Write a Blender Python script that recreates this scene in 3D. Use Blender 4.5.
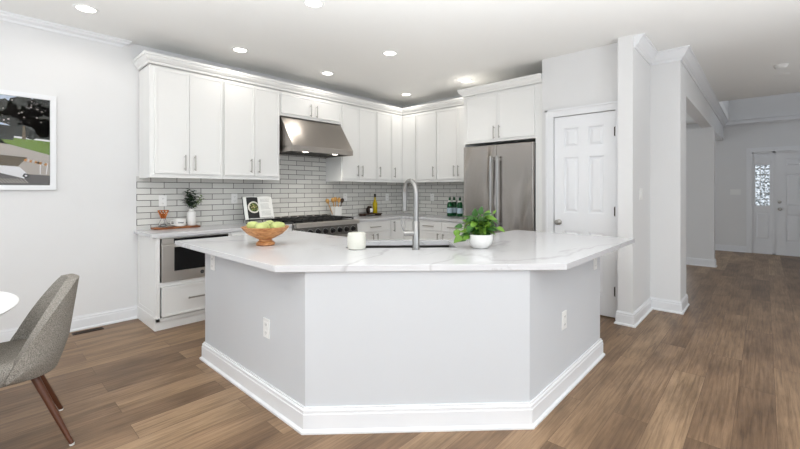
import bpy, bmesh, math, random
from mathutils import Vector, Matrix, noise
from mathutils.geometry import tessellate_polygon
PI = math.pi
for o in list(bpy.data.objects): bpy.data.objects.remove(o)
S = bpy.context.scene
C = S.collection
# ---------------------------------------------------------------- camera
cam = bpy.data.cameras.new('camera'); camo = bpy.data.objects.new('camera', cam); C.objects.link(camo)
camo.location = (0, 0, 1.32); camo.rotation_euler = (PI/2, 0, math.radians(42.7-90))
cam.sensor_fit = 'HORIZONTAL'; cam.sensor_width = 36; cam.lens = 395/800*36
cam.shift_x = 0; cam.shift_y = -(224.5-190)/800
cam.clip_start = 0.02; cam.clip_end = 200
S.camera = camo
# ---------------------------------------------------------------- world, daylight, added fill lamps, exposure
W = bpy.data.worlds.new('world'); S.world = W; W.use_nodes = True
W.node_tree.nodes['Background'].inputs[0].default_value = (.86, .93, 1, 1)
W.node_tree.nodes['Background'].inputs[1].default_value = .75
def area(name, loc, rot, sx, sy, power, col):
    l = bpy.data.lights.new(name, 'AREA'); l.shape = 'RECTANGLE'; l.size = sx; l.size_y = sy; l.energy = power; l.color = col
    o = bpy.data.objects.new(name, l); C.objects.link(o); o.location = loc; o.rotation_euler = rot
    return o
area('window_daylight_fill', (-3.3, 1.4, 1.45), (0, -PI/2, 0), 2.3, 5.4, 17, (.88, .94, 1))
area('window_daylight_fill', (.4, -3.3, 1.45), (PI/2, 0, 0), 5.6, 2.3, 46, (.88, .94, 1))
def bounce(loc, power, col=(.955, .98, 1), size=150):  # added fill spots aimed up to brighten the ceiling, no real fixtures
    l = bpy.data.lights.new('ceiling_bounce_fill', 'SPOT'); l.energy = power; l.spot_size = math.radians(size); l.spot_blend = 1; l.shadow_soft_size = .25; l.color = col
    o = bpy.data.objects.new('ceiling_bounce_fill', l); C.objects.link(o); o.location = loc; o.rotation_euler = (PI, 0, 0)
bounce((-.9, 2.2, .9), 160)
bounce((-1.0, -1.0, 1.1), 150)
pt = bpy.data.lights.new('added_fill_point', 'POINT'); pt.energy = 22; pt.shadow_soft_size = .3; pt.color = (.955, .98, 1)  # added omni fill behind the camera, reaching the wall above the cabinets
po = bpy.data.objects.new('added_fill_point', pt); C.objects.link(po); po.location = (-1.3, -.6, 2.45)
bounce((1.0, .5, .45), 290, size=128)
bounce((3.2, -.9, .45), 105, size=125)
bounce((6.6, -1.2, .6), 26, size=150)
bounce((3.65, 2.95, .95), 20, col=(1, .97, .92), size=132)  # added fill in the kitchen aisle for the ceiling above the cabinets
area('window_daylight_fill', (7.2, 4.72, 1.35), (-PI/2, 0, .25), 1.8, 1.7, 18, (.86, .93, 1))  # lamp added at an unseen dining window to brighten the column
area('window_daylight_fill', (10.9, -.65, 4.15), (0, PI/2+.5, 0), 1.4, 1.6, 8, (.88, .92, 1))  # lamp added at an unseen high foyer window to brighten well and hall
area('window_daylight_fill', (10.95, 2.1, 1.3), (0, PI/2, 0), 1.8, 1.7, 5, (.9, .95, 1))
S.view_settings.view_transform = 'Standard'; S.view_settings.look = 'None'
S.view_settings.gamma = 1; S.view_settings.use_curve_mapping = False
S.view_settings.exposure = 0.66
LAMP = 4.5

# ---------------------------------------------------------------- materials
def srgb(r, g, b):
    f = lambda c: (c/255/12.92) if c/255 <= .04045 else ((c/255+.055)/1.055)**2.4
    return (f(r), f(g), f(b), 1)
def mat(name, col, rough=.5, metal=0, bump=0, bscale=60, spec=None, trans=0, ior=1.45, coat=0, var=.03, vscale=5):
    m = bpy.data.materials.new(name); m.use_nodes = True
    n = m.node_tree.nodes; L = m.node_tree.links; b = n['Principled BSDF']
    b.inputs['Roughness'].default_value = rough; b.inputs['Metallic'].default_value = metal
    b.inputs['Base Color'].default_value = col
    if spec is not None: b.inputs['Specular IOR Level'].default_value = spec
    b.inputs['Transmission Weight'].default_value = trans; b.inputs['IOR'].default_value = ior
    b.inputs['Coat Weight'].default_value = coat
    tc = n.new('ShaderNodeTexCoord')
    if var and not trans:
        no = n.new('ShaderNodeTexNoise'); no.inputs['Scale'].default_value = vscale
        L.new(tc.outputs['Object'], no.inputs['Vector'])
        mx = n.new('ShaderNodeMix'); mx.data_type = 'RGBA'
        mx.inputs[6].default_value = tuple(min(1, c*(1-var)) for c in col[:3])+(1,)
        mx.inputs[7].default_value = tuple(min(1, c*(1+var)) for c in col[:3])+(1,)
        L.new(no.outputs['Fac'], mx.inputs[0]); L.new(mx.outputs[2], b.inputs['Base Color'])
    if bump:
        nb = n.new('ShaderNodeTexNoise'); nb.inputs['Scale'].default_value = bscale; nb.inputs['Detail'].default_value = 4
        L.new(tc.outputs['Object'], nb.inputs['Vector'])
        bm = n.new('ShaderNodeBump'); bm.inputs['Strength'].default_value = bump; bm.inputs['Distance'].default_value = .01
        L.new(nb.outputs['Fac'], bm.inputs['Height']); L.new(bm.outputs[0], b.inputs['Normal'])
    return m
def emis(name, col, st):
    m = bpy.data.materials.new(name); m.use_nodes = True; b = m.node_tree.nodes['Principled BSDF']
    b.inputs['Base Color'].default_value = col; b.inputs['Emission Color'].default_value = col; b.inputs['Emission Strength'].default_value = st
    return m
def wire(m): return m.node_tree.nodes, m.node_tree.links, m.node_tree.nodes['Principled BSDF']

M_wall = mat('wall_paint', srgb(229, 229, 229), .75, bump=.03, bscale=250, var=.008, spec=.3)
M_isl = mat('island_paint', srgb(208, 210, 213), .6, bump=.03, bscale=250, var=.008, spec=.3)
M_ceil = mat('ceiling_paint', srgb(241, 241, 239), .85, bump=.03, bscale=200, var=.006, spec=.2)
M_trim = mat('trim_paint', srgb(234, 235, 237), .35, var=.006)
M_cab = mat('cabinet_paint', srgb(238, 238, 236), .38, var=.006)
M_door = mat('door_paint', srgb(238, 239, 241), .4, var=.006)
M_nick = mat('brushed_nickel', srgb(176, 173, 168), .42, 1, var=.08, vscale=40)
M_fauc = mat('stainless_faucet', srgb(158, 157, 155), .3, 1, var=.05, vscale=40)
M_black = mat('black_enamel', srgb(26, 25, 25), .4, var=.1)
M_iron = mat('cast_iron', srgb(22, 21, 21), .6, bump=.2, bscale=120, var=.1)
M_dglass = mat('black_oven_glass', srgb(14, 14, 16), .06, var=0)
M_white = mat('white_plastic', srgb(240, 240, 238), .4, var=.005)
M_ceram = mat('white_ceramic', srgb(232, 231, 228), .3, var=.015, coat=.2)
M_candle = mat('cream_ceramic', srgb(216, 215, 205), .45, var=.02)
M_copper = mat('copper', srgb(205, 130, 78), .25, 1, var=.1)
M_glass = mat('clear_glass', (1, 1, 1, 1), .02, trans=1, var=0)
M_green = mat('green_glass', srgb(20, 105, 55), .08, trans=.55, var=0, ior=1.4)
M_label = mat('pale_blue_label', srgb(190, 208, 222), .6, var=.15, vscale=60)
M_oil = mat('yellow_oil', srgb(214, 190, 20), .1, trans=.35, var=0, ior=1.3)
M_rug = mat('dark_walnut', srgb(62, 42, 30), .5, var=.2, vscale=30)
M_spoon = mat('pale_wood', srgb(203, 155, 88), .55, var=.15, vscale=30)
M_leg = mat('walnut_leg', srgb(84, 48, 30), .4, var=.2, vscale=25)
M_table = mat('white_table_top', srgb(244, 244, 244), .3, var=.005)
M_print = mat('charcoal_ink', srgb(70, 70, 72), .7, var=0)
M_page = mat('white_paper', srgb(240, 240, 236), .7, var=.01)
M_leaf = mat('leaf_green', srgb(50, 96, 32), .45, var=.35, vscale=30)
M_leaf2 = mat('leaf_lime', srgb(104, 144, 48), .45, var=.25, vscale=30)
M_euc = mat('leaf_dark', srgb(44, 68, 42), .55, var=.3, vscale=60)
M_euc2 = mat('leaf_olive', srgb(116, 140, 66), .55, var=.2, vscale=60)
M_fruit = mat('green_fruit_skin', srgb(190, 200, 128), .42, bump=.1, bscale=30, var=.15, vscale=20)
M_duct = mat('galvanised', srgb(120, 118, 114), .4, 1)
M_brown = mat('dark_bronze', srgb(58, 46, 38), .45, .6, var=.1)

def m_steel(name, c, rough, sx, sz, wav=.25, aniso=.5):
    m = mat(name, c, rough, 1, var=0); n, L, b = wire(m)
    tc = n.new('ShaderNodeTexCoord'); mp = n.new('ShaderNodeMapping'); mp.inputs['Scale'].default_value = (sx, sx, sz)
    L.new(tc.outputs['Object'], mp.inputs[0])
    no = n.new('ShaderNodeTexNoise'); no.inputs['Scale'].default_value = 1; no.inputs['Detail'].default_value = 3
    L.new(mp.outputs[0], no.inputs[0])
    bp = n.new('ShaderNodeBump'); bp.inputs['Strength'].default_value = .15; bp.inputs['Distance'].default_value = .002
    L.new(no.outputs['Fac'], bp.inputs['Height'])
    n2 = n.new('ShaderNodeTexNoise'); n2.inputs['Scale'].default_value = 1.6; n2.inputs['Detail'].default_value = 1; n2.inputs['Distortion'].default_value = .8
    mq = n.new('ShaderNodeMapping'); mq.inputs['Scale'].default_value = (1.9, 1.9, .6); mq.inputs['Rotation'].default_value = (0, .25, 0); L.new(tc.outputs['Object'], mq.inputs[0]); L.new(mq.outputs[0], n2.inputs[0])
    b2 = n.new('ShaderNodeBump'); b2.inputs['Strength'].default_value = wav; b2.inputs['Distance'].default_value = .06
    L.new(n2.outputs['Fac'], b2.inputs['Height']); L.new(bp.outputs[0], b2.inputs['Normal']); L.new(b2.outputs[0], b.inputs['Normal'])
    return m
M_steel = m_steel('brushed_steel', srgb(168, 163, 158), .24, 4, 400, .72)
M_steelh = m_steel('brushed_steel_range', srgb(206, 202, 196), .45, 3, 300, .05)
M_hood = m_steel('brushed_steel_hood', srgb(172, 166, 160), .28, 3, 300, .12)
M_sink = m_steel('sink_steel', srgb(100, 98, 96), .3, 60, 60, .02)

def m_floor():
    m = mat('plank_floor', (1, 1, 1, 1), .42, var=0, spec=.4); n, L, b = wire(m)
    tc = n.new('ShaderNodeTexCoord')
    br = n.new('ShaderNodeTexBrick'); br.offset = .37; br.offset_frequency = 2; br.squash = 1
    for k, v in (('Scale', 1), ('Mortar Size', .0012), ('Mortar Smooth', .3), ('Bias', 0), ('Brick Width', 1.45), ('Row Height', .178)): br.inputs[k].default_value = v
    br.inputs['Color1'].default_value = (0, 0, 0, 1); br.inputs['Color2'].default_value = (1, 1, 1, 1); br.inputs['Mortar'].default_value = (.1, .1, .1, 1)
    mp0 = n.new('ShaderNodeMapping'); mp0.inputs['Location'].default_value = (.31, .05, 0)
    L.new(tc.outputs['Object'], mp0.inputs[0]); L.new(mp0.outputs[0], br.inputs['Vector'])
    cr = n.new('ShaderNodeValToRGB'); e = cr.color_ramp.elements
    e[0].position = 0; e[0].color = srgb(130, 104, 80); e[1].position = 1; e[1].color = srgb(174, 145, 114)
    x = cr.color_ramp.elements.new(.35); x.color = srgb(148, 120, 93)
    x = cr.color_ramp.elements.new(.7); x.color = srgb(160, 131, 102)
    L.new(br.outputs['Color'], cr.inputs[0])
    # grain, shifted per plank
    mp = n.new('ShaderNodeMapping'); mp.inputs['Scale'].default_value = (2.6, 60, 1)
    ad = n.new('ShaderNodeVectorMath'); ad.operation = 'MULTIPLY_ADD'
    L.new(br.outputs['Color'], ad.inputs[0]); ad.inputs[1].default_value = (7, 3, 0); L.new(tc.outputs['Object'], ad.inputs[2])
    L.new(ad.outputs[0], mp.inputs[0])
    g = n.new('ShaderNodeTexNoise'); g.inputs['Scale'].default_value = 1.0; g.inputs['Detail'].default_value = 12; g.inputs['Roughness'].default_value = .68; g.inputs['Distortion'].default_value = .35
    L.new(mp.outputs[0], g.inputs[0])
    gr = n.new('ShaderNodeValToRGB'); gr.color_ramp.elements[0].position = .34; gr.color_ramp.elements[0].color = (.47, .45, .43, 1)
    gr.color_ramp.elements[1].position = .6; gr.color_ramp.elements[1].color = (1.0, 1.0, 1.0, 1)
    L.new(g.outputs['Fac'], gr.inputs[0])
    mp2 = n.new('ShaderNodeMapping'); mp2.inputs['Scale'].default_value = (1.5, 4.5, 1); L.new(ad.outputs[0], mp2.inputs[0])
    g2 = n.new('ShaderNodeTexNoise'); g2.inputs['Scale'].default_value = 1.4; g2.inputs['Detail'].default_value = 5; L.new(mp2.outputs[0], g2.inputs[0])
    gr2 = n.new('ShaderNodeValToRGB'); gr2.color_ramp.elements[0].position = .32; gr2.color_ramp.elements[0].color = (.60, .58, .56, 1)
    gr2.color_ramp.elements[1].position = .62; gr2.color_ramp.elements[1].color = (1.08, 1.08, 1.08, 1)
    L.new(g2.outputs['Fac'], gr2.inputs[0])
    m1 = n.new('ShaderNodeMix'); m1.data_type = 'RGBA'; m1.blend_type = 'MULTIPLY'; m1.inputs[0].default_value = .8
    L.new(cr.outputs[0], m1.inputs[6]); L.new(gr.outputs[0], m1.inputs[7])
    m2 = n.new('ShaderNodeMix'); m2.data_type = 'RGBA'; m2.blend_type = 'MULTIPLY'; m2.inputs[0].default_value = .9
    L.new(m1.outputs[2], m2.inputs[6]); L.new(gr2.outputs[0], m2.inputs[7])
    m3 = n.new('ShaderNodeMix'); m3.data_type = 'RGBA'; L.new(br.outputs['Fac'], m3.inputs[0])
    L.new(m2.outputs[2], m3.inputs[6]); m3.inputs[7].default_value = srgb(92, 70, 54)
    L.new(m3.outputs[2], b.inputs['Base Color'])
    bp = n.new('ShaderNodeBump'); bp.inputs['Strength'].default_value = .12; bp.inputs['Distance'].default_value = .004
    L.new(g.outputs['Fac'], bp.inputs['Height']); L.new(bp.outputs[0], b.inputs['Normal'])
    return m
M_floor = m_floor()

def m_tile(name, axis, loc):
    m = mat(name, (1, 1, 1, 1), .16, var=0); n, L, b = wire(m)
    tc = n.new('ShaderNodeTexCoord'); sp = n.new('ShaderNodeSeparateXYZ'); cb = n.new('ShaderNodeCombineXYZ')
    L.new(tc.outputs['Object'], sp.inputs[0]); L.new(sp.outputs[axis], cb.inputs[0]); L.new(sp.outputs[2], cb.inputs[1])
    mp = n.new('ShaderNodeMapping'); mp.inputs['Location'].default_value = loc
    L.new(cb.outputs[0], mp.inputs[0])
    br = n.new('ShaderNodeTexBrick'); br.offset = .5
    for k, v in (('Scale', 1), ('Mortar Size', .0034), ('Mortar Smooth', .2), ('Bias', 0), ('Brick Width', .252), ('Row Height', .064)): br.inputs[k].default_value = v
    br.inputs['Color1'].default_value = srgb(208, 207, 203); br.inputs['Color2'].default_value = srgb(226, 225, 220); br.inputs['Mortar'].default_value = srgb(92, 89, 84)
    L.new(mp.outputs[0], br.inputs['Vector']); L.new(br.outputs['Color'], b.inputs['Base Color'])
    rr = n.new('ShaderNodeMapRange'); rr.inputs[3].default_value = .16; rr.inputs[4].default_value = .85
    L.new(br.outputs['Fac'], rr.inputs[0]); L.new(rr.outputs[0], b.inputs['Roughness'])
    no = n.new('ShaderNodeTexNoise'); no.inputs['Scale'].default_value = 14; L.new(tc.outputs['Object'], no.inputs[0])
    b1 = n.new('ShaderNodeBump'); b1.inputs['Strength'].default_value = .3; b1.inputs['Distance'].default_value = .006; L.new(no.outputs['Fac'], b1.inputs['Height'])
    b2 = n.new('ShaderNodeBump'); b2.invert = True; b2.inputs['Strength'].default_value = .6; b2.inputs['Distance'].default_value = .002
    L.new(br.outputs['Fac'], b2.inputs['Height']); L.new(b1.outputs[0], b2.inputs['Normal']); L.new(b2.outputs[0], b.inputs['Normal'])
    return m
M_tileA = m_tile('subway_tile', 0, (-1.53, -.059+.064*20-.064*20, 0))
M_tileB = m_tile('subway_tile_side', 1, (.05, -.059, 0))

def m_quartz():
    m = mat('veined_quartz', (1, 1, 1, 1), .14, var=0, spec=.35); n, L, b = wire(m)
    tc = n.new('ShaderNodeTexCoord'); mp = n.new('ShaderNodeMapping'); mp.inputs['Rotation'].default_value = (0, 0, math.radians(20)); mp.inputs['Scale'].default_value = (.55, 1.5, 1)
    L.new(tc.outputs['Object'], mp.inputs[0])
    def vein(scale, dist, w, seed):
        no = n.new('ShaderNodeTexNoise'); no.noise_dimensions = '4D'; no.inputs['W'].default_value = seed
        no.inputs['Scale'].default_value = scale; no.inputs['Detail'].default_value = 5; no.inputs['Distortion'].default_value = dist; no.inputs['Roughness'].default_value = .45
        L.new(mp.outputs[0], no.inputs[0])
        s = n.new('ShaderNodeMath'); s.operation = 'SUBTRACT'; s.inputs[1].default_value = .5; L.new(no.outputs['Fac'], s.inputs[0])
        a = n.new('ShaderNodeMath'); a.operation = 'ABSOLUTE'; L.new(s.outputs[0], a.inputs[0])
        r = n.new('ShaderNodeMapRange'); r.inputs[1].default_value = 0; r.inputs[2].default_value = w; r.inputs[3].default_value = 1; r.inputs[4].default_value = 0
        L.new(a.outputs[0], r.inputs[0]); return r
    v1 = vein(.9, .5, .011, 3.3); v2 = vein(1.7, .8, .006, 8.1)
    msk = n.new('ShaderNodeTexNoise'); msk.inputs['Scale'].default_value = 1.8; L.new(tc.outputs['Object'], msk.inputs[0])
    mr = n.new('ShaderNodeMapRange'); mr.inputs[1].default_value = .45; mr.inputs[2].default_value = .62; L.new(msk.outputs['Fac'], mr.inputs[0])
    q = n.new('ShaderNodeMath'); q.operation = 'MULTIPLY'; L.new(v2.outputs[0], q.inputs[0]); L.new(mr.outputs[0], q.inputs[1])
    q2 = n.new('ShaderNodeMath'); q2.operation = 'MULTIPLY'; q2.inputs[1].default_value = .5; L.new(q.outputs[0], q2.inputs[0])
    q1 = n.new('ShaderNodeMath'); q1.operation = 'MULTIPLY'; q1.inputs[1].default_value = .55; L.new(v1.outputs[0], q1.inputs[0])
    sm = n.new('ShaderNodeMath'); sm.operation = 'MAXIMUM'; L.new(q1.outputs[0], sm.inputs[0]); L.new(q2.outputs[0], sm.inputs[1])
    mx = n.new('ShaderNodeMix'); mx.data_type = 'RGBA'; L.new(sm.outputs[0], mx.inputs[0])
    mx.inputs[6].default_value = srgb(214, 214, 216); mx.inputs[7].default_value = srgb(176, 175, 176)
    L.new(mx.outputs[2], b.inputs['Base Color']); return m
M_quartz = m_quartz()

def m_wood(name, c1, c2, sc):
    m = mat(name, c1, .45, var=0); n, L, b = wire(m)
    tc = n.new('ShaderNodeTexCoord'); mp = n.new('ShaderNodeMapping'); mp.inputs['Scale'].default_value = sc; L.new(tc.outputs['Object'], mp.inputs[0])
    w = n.new('ShaderNodeTexNoise'); w.inputs['Scale'].default_value = 1; w.inputs['Detail'].default_value = 6; w.inputs['Distortion'].default_value = 1.5; L.new(mp.outputs[0], w.inputs[0])
    r = n.new('ShaderNodeValToRGB'); r.color_ramp.elements[0].position = .35; r.color_ramp.elements[0].color = c1; r.color_ramp.elements[1].position = .65; r.color_ramp.elements[1].color = c2
    L.new(w.outputs['Fac'], r.inputs[0]); L.new(r.outputs[0], b.inputs['Base Color']); return m
M_bowl = m_wood('mango_wood', srgb(160, 98, 52), srgb(212, 158, 104), (14, 14, 50))
M_board = m_wood('acacia_wood', srgb(92, 48, 26), srgb(176, 110, 62), (6, 60, 30))
def m_tweed():
    m = mat('grey_tweed', srgb(140, 134, 126), .95, var=0, spec=.1); n, L, b = wire(m)
    tc = n.new('ShaderNodeTexCoord'); v = n.new('ShaderNodeTexNoise'); v.inputs['Scale'].default_value = 260; v.inputs['Detail'].default_value = 3; v.inputs['Roughness'].default_value = .7
    L.new(tc.outputs['Object'], v.inputs[0])
    r = n.new('ShaderNodeValToRGB'); r.color_ramp.elements[0].position = .36; r.color_ramp.elements[0].color = srgb(104, 99, 92); r.color_ramp.elements[1].position = .62; r.color_ramp.elements[1].color = srgb(170, 165, 157)
    L.new(v.outputs['Fac'], r.inputs[0]); L.new(r.outputs[0], b.inputs['Base Color'])
    bp = n.new('ShaderNodeBump'); bp.inputs['Strength'].default_value = .6; bp.inputs['Distance'].default_value = .003
    L.new(v.outputs['Fac'], bp.inputs['Height']); L.new(bp.outputs[0], b.inputs['Normal']); return m
M_tweed = m_tweed()

# ---------------------------------------------------------------- mesh helpers
class MB:
    def __init__(s): s.v = []; s.f = []; s.m = []; s.mi = 0
    def add(s, vs, fs):
        k = len(s.v); s.v += [tuple(p) for p in vs]
        for f in fs: s.f.append([k+i for i in f]); s.m.append(s.mi)
        return s
    def box(s, x0, y0, z0, x1, y1, z1):
        x0, x1 = sorted((x0, x1)); y0, y1 = sorted((y0, y1)); z0, z1 = sorted((z0, z1))
        return s.add([(x0,y0,z0),(x1,y0,z0),(x1,y1,z0),(x0,y1,z0),(x0,y0,z1),(x1,y0,z1),(x1,y1,z1),(x0,y1,z1)],
                     [(0,3,2,1),(4,5,6,7),(0,1,5,4),(1,2,6,5),(2,3,7,6),(3,0,4,7)])
    def hull8(s, a, b):   # two quads (lists of 4 points), a below/behind b
        return s.add(list(a)+list(b), [(0,3,2,1),(4,5,6,7),(0,1,5,4),(1,2,6,5),(2,3,7,6),(3,0,4,7)])
    def prism(s, poly, z0, z1, holes=()):
        loops = [list(poly)]+[list(h) for h in holes]; flat = [p for l in loops for p in l]; n = len(flat)
        tris = tessellate_polygon([[Vector((p[0], p[1], 0)) for p in l] for l in loops]) if (holes or len(poly) > 4) else None
        vs = [(p[0], p[1], z0) for p in flat]+[(p[0], p[1], z1) for p in flat]; fs = []
        if tris:
            for t in tris: fs.append(t); fs.append([n+i for i in reversed(t)])
        else: fs += [list(range(n-1, -1, -1)), [n+i for i in range(n)]]
        k = 0
        for l in loops:
            m = len(l)
            for i in range(m): j = (i+1) % m; fs.append((k+i, k+j, n+k+j, n+k+i))
            k += m
        return s.add(vs, fs)
    def tube(s, pts, r, seg=10, cap=True):
        pts = [Vector(p) for p in pts]; rs = r if isinstance(r, (list, tuple)) else [r]*len(pts)
        vs = []; up = None
        for i, p in enumerate(pts):
            t = (pts[min(i+1, len(pts)-1)]-pts[max(i-1, 0)]).normalized()
            if up is None: up = Vector((0, 0, 1)) if abs(t.z) < .9 else Vector((1, 0, 0))
            a = t.cross(up).normalized(); up = a.cross(t).normalized()
            for k in range(seg):
                an = 2*PI*k/seg; vs.append(p+a*math.cos(an)*rs[i]+up*math.sin(an)*rs[i])
        fs = []
        for i in range(len(pts)-1):
            for k in range(seg): j = (k+1) % seg; fs.append((i*seg+k, i*seg+j, (i+1)*seg+j, (i+1)*seg+k))
        if cap: fs += [list(range(seg-1, -1, -1)), [(len(pts)-1)*seg+k for k in range(seg)]]
        return s.add(vs, fs)
    def lathe(s, prof, c=(0, 0, 0), seg=32):
        vs = []; fs = []; n = len(prof)
        for r, z in prof:
            for k in range(seg): a = 2*PI*k/seg; vs.append((c[0]+max(r, 1e-4)*math.cos(a), c[1]+max(r, 1e-4)*math.sin(a), c[2]+z))
        for i in range(n-1):
            for k in range(seg): j = (k+1) % seg; fs.append((i*seg+k, i*seg+j, (i+1)*seg+j, (i+1)*seg+k))
        return s.add(vs, fs)
    def sweep(s, path, prof, closed=False):   # prof: (outward offset, z); outward = right of travel
        P = [Vector(p) for p in path]; n = len(P); vs = []; m = len(prof)
        for i in range(n):
            d0 = (P[i]-P[i-1]).normalized() if (i > 0 or closed) else None
            d1 = (P[(i+1) % n]-P[i]).normalized() if (i < n-1 or closed) else None
            if d0 is None: d0 = d1
            if d1 is None: d1 = d0
            n0 = Vector((d0.y, -d0.x)); n1 = Vector((d1.y, -d1.x)); b = n0+n1; b = b/ max(.2, b.dot(n0))
            for o, z in prof: vs.append((P[i].x+b.x*o, P[i].y+b.y*o, z))
        fs = []
        for i in range(n if closed else n-1):
            a = i*m; c = ((i+1) % n)*m
            for k in range(m): l = (k+1) % m; fs.append((a+k, c+k, c+l, a+l))
        if not closed: fs += [list(range(m)), [(n-1)*m+k for k in reversed(range(m))]]
        return s.add(vs, fs)
    def xf(s, mt):
        s.v = [tuple(mt @ Vector(p)) for p in s.v]; return s
def build(name, mb, mats, parent=None, bevel=0, smooth=None, loc=None, bseg=2):
    me = bpy.data.meshes.new(name); me.from_pydata(mb.v, [], mb.f)
    for m in (mats if isinstance(mats, (list, tuple)) else [mats]): me.materials.append(m)
    for p, i in zip(me.polygons, mb.m): p.material_index = i
    bm = bmesh.new(); bm.from_mesh(me); bmesh.ops.recalc_face_normals(bm, faces=bm.faces); bm.to_mesh(me); bm.free()
    if smooth is not None:
        me.polygons.foreach_set('use_smooth', [True]*len(me.polygons)); me.set_sharp_from_angle(angle=math.radians(smooth))
    o = bpy.data.objects.new(name, me); C.objects.link(o)
    if parent: o.parent = parent
    if loc: o.location = loc
    if bevel:
        b = o.modifiers.new('bevel', 'BEVEL'); b.width = bevel; b.segments = bseg; b.limit_method = 'ANGLE'; b.angle_limit = math.radians(40)
    return o
def thing(name, label, cat, loc=(0, 0, 0), rz=0, group=None):
    o = bpy.data.objects.new(name, None); C.objects.link(o); o.location = loc; o.rotation_euler = (0, 0, rz); o.empty_display_size = .1
    o['label'] = label; o['category'] = cat
    if group: o['group'] = group
    return o
def tag(o, label, cat, group=None):
    o['label'] = label; o['category'] = cat
    if group: o['group'] = group
    return o
def struct(name, mb, mats, parent=None, **k):
    o = build(name, mb, mats, parent, **k)
    if not parent: o['kind'] = 'structure'
    return o
def sempty(name, loc=(0, 0, 0), rz=0):
    o = bpy.data.objects.new(name, None); C.objects.link(o); o.location = loc; o.rotation_euler = (0, 0, rz); o['kind'] = 'structure'; return o
def copy_tree(o, parent=None):
    c = o.copy(); C.objects.link(c)
    if parent: c.parent = parent
    for ch in list(o.children): copy_tree(ch, c)
    return c

CEIL = 2.822
# ================================================================= STRUCTURE
struct('floor', MB().box(-3.4, -3.4, -.05, 11.3, 5.0, 0), M_floor)
# ceiling with foyer well beyond X 8.62
cm = MB(); hol = [(8.62, .57), (11.1, .57), (11.1, -1.7), (8.62, -1.7)]
cm.box(-3.5, -3.5, CEIL, 8.62, 5.0, CEIL+.12); cm.box(8.62, .57, CEIL, 11.3, 5.0, CEIL+.12)
struct('ceiling', cm, M_ceil)
w = MB(); w.box(8.5, .57, CEIL+.12, 11.3, .69, 5.4); w.box(8.5, -1.72, CEIL+.12, 8.62, .57, 5.4); w.box(8.5, -1.84, CEIL+.12, 11.3, -1.72, 5.4)
struct('wall_foyer_well', w, M_wall)
struct('ceiling_foyer', MB().box(8.5, -1.84, 5.4, 11.3, .69, 5.5), M_ceil)
# range wall (long left wall)
struct('wall_left', MB().box(-3.5, 4.76, 0, 6.2, 4.9, CEIL).box(8.2, 4.76, 0, 11.3, 4.9, CEIL).box(6.2, 4.76, 0, 8.2, 4.9, .4).box(6.2, 4.76, 2.3, 8.2, 4.9, CEIL), M_wall)
struct('wall_kitchen_end', MB().box(5.24, 1.02, 0, 5.36, 4.76, CEIL), M_wall)
# pantry closet front with door opening Y 1.125..1.748
w = MB(); w.box(4.46, 1.75, 0, 4.58, 1.885, CEIL); w.box(4.46, 1.066, 2.14, 4.58, 1.75, CEIL); w.box(4.46, 1.066, 0, 4.58, 1.12, 2.14); w.box(4.58, 1.80, 0, 5.24, 1.885, CEIL)
struct('wall_pantry', w, M_wall)
struct('wall_stub', MB().box(4.33, .935, 0, 5.24, 1.066, CEIL), M_wall)
struct('wall_pillar', MB().box(5.13, .66, 0, 5.56, 1.02, CEIL).box(5.24, 1.02, 0, 5.56, 1.086, CEIL), M_wall)
struct('wall_header', MB().box(5.56, .66, 2.40, 11.1, .80, CEIL), M_wall)
struct('wall_column', MB().box(8.6, .63, 0, 8.75, 1.03, 2.40), M_wall)
# front door wall, with openings: door unit Y -1.08..0.19 z 0..2.12 ; dining window Y 1.25..2.9 ; added upper window in the well
w = MB(); X0, X1 = 11.1, 11.24
w.box(X0, .19, 0, X1, 1.2, CEIL+.12); w.box(X0, 1.2, 0, X1, 3.0, .35); w.box(X0, 1.2, 2.25, X1, 3.0, CEIL); w.box(X0, 3.0, 0, X1, 4.76, CEIL)
w.box(X0, -1.09, 2.11, X1, .19, 3.4); w.box(X0, -1.84, 0, X1, -1.09, 3.4); w.box(X0, .19, CEIL+.12, X1, .57, 5.4)
w.box(X0, -1.84, 3.4, X1, -1.5, 5.4); w.box(X0, -1.5, 4.9, X1, .19, 5.4)
struct('wall_front', w, M_wall)
# hall right wall and wall behind the camera with windows
struct('wall_right', MB().box(4.0, -1.84, 0, 11.1, -1.72, CEIL).box(4.0, -3.4, 0, 4.12, -1.84, CEIL), M_wall)
w = MB(); w.box(-3.5, -3.4, 0, -3.38, -1.5, CEIL); w.box(-3.5, 4.2, 0, -3.38, 4.76, CEIL); w.box(-3.5, -1.5, 2.6, -3.38, 4.2, CEIL); w.box(-3.5, -1.5, 0, -3.38, 4.2, .25)
struct('wall_rear_left', w, M_wall)
w = MB(); w.box(-3.5, -3.5, 0, -2.5, -3.38, CEIL); w.box(3.3, -3.5, 0, 4.12, -3.38, CEIL); w.box(-2.5, -3.5, 2.6, 3.3, -3.38, CEIL); w.box(-2.5, -3.5, 0, 3.3, -3.38, .25)
struct('wall_rear', w, M_wall)
def window_bars(name, x0, x1, z0, z1, nx, nz, loc, rz, th=.05):
    t = sempty(name, loc, rz); f = MB()
    for z in (z0, z1-th): f.box(x0, 0, z, x1, .06, z+th)
    for x in (x0, x1-th): f.box(x, 0, z0, x+th, .06, z1)
    for i in range(1, nx): x = x0+(x1-x0)*i/nx; f.box(x-.02, .01, z0, x+.02, .05, z1)
    for i in range(1, nz): z = z0+(z1-z0)*i/nz; f.box(x0, .01, z-.015, x1, .05, z+.015)
    build('window_frame', f, M_trim, t)
    return t
window_bars('window_1', 0, 5.7, .25, 2.6, 4, 1, (-3.46, -1.5, 0), PI/2)
window_bars('window_2', -2.5, 3.3, .25, 2.6, 4, 1, (0, -3.46, 0), 0)
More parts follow.
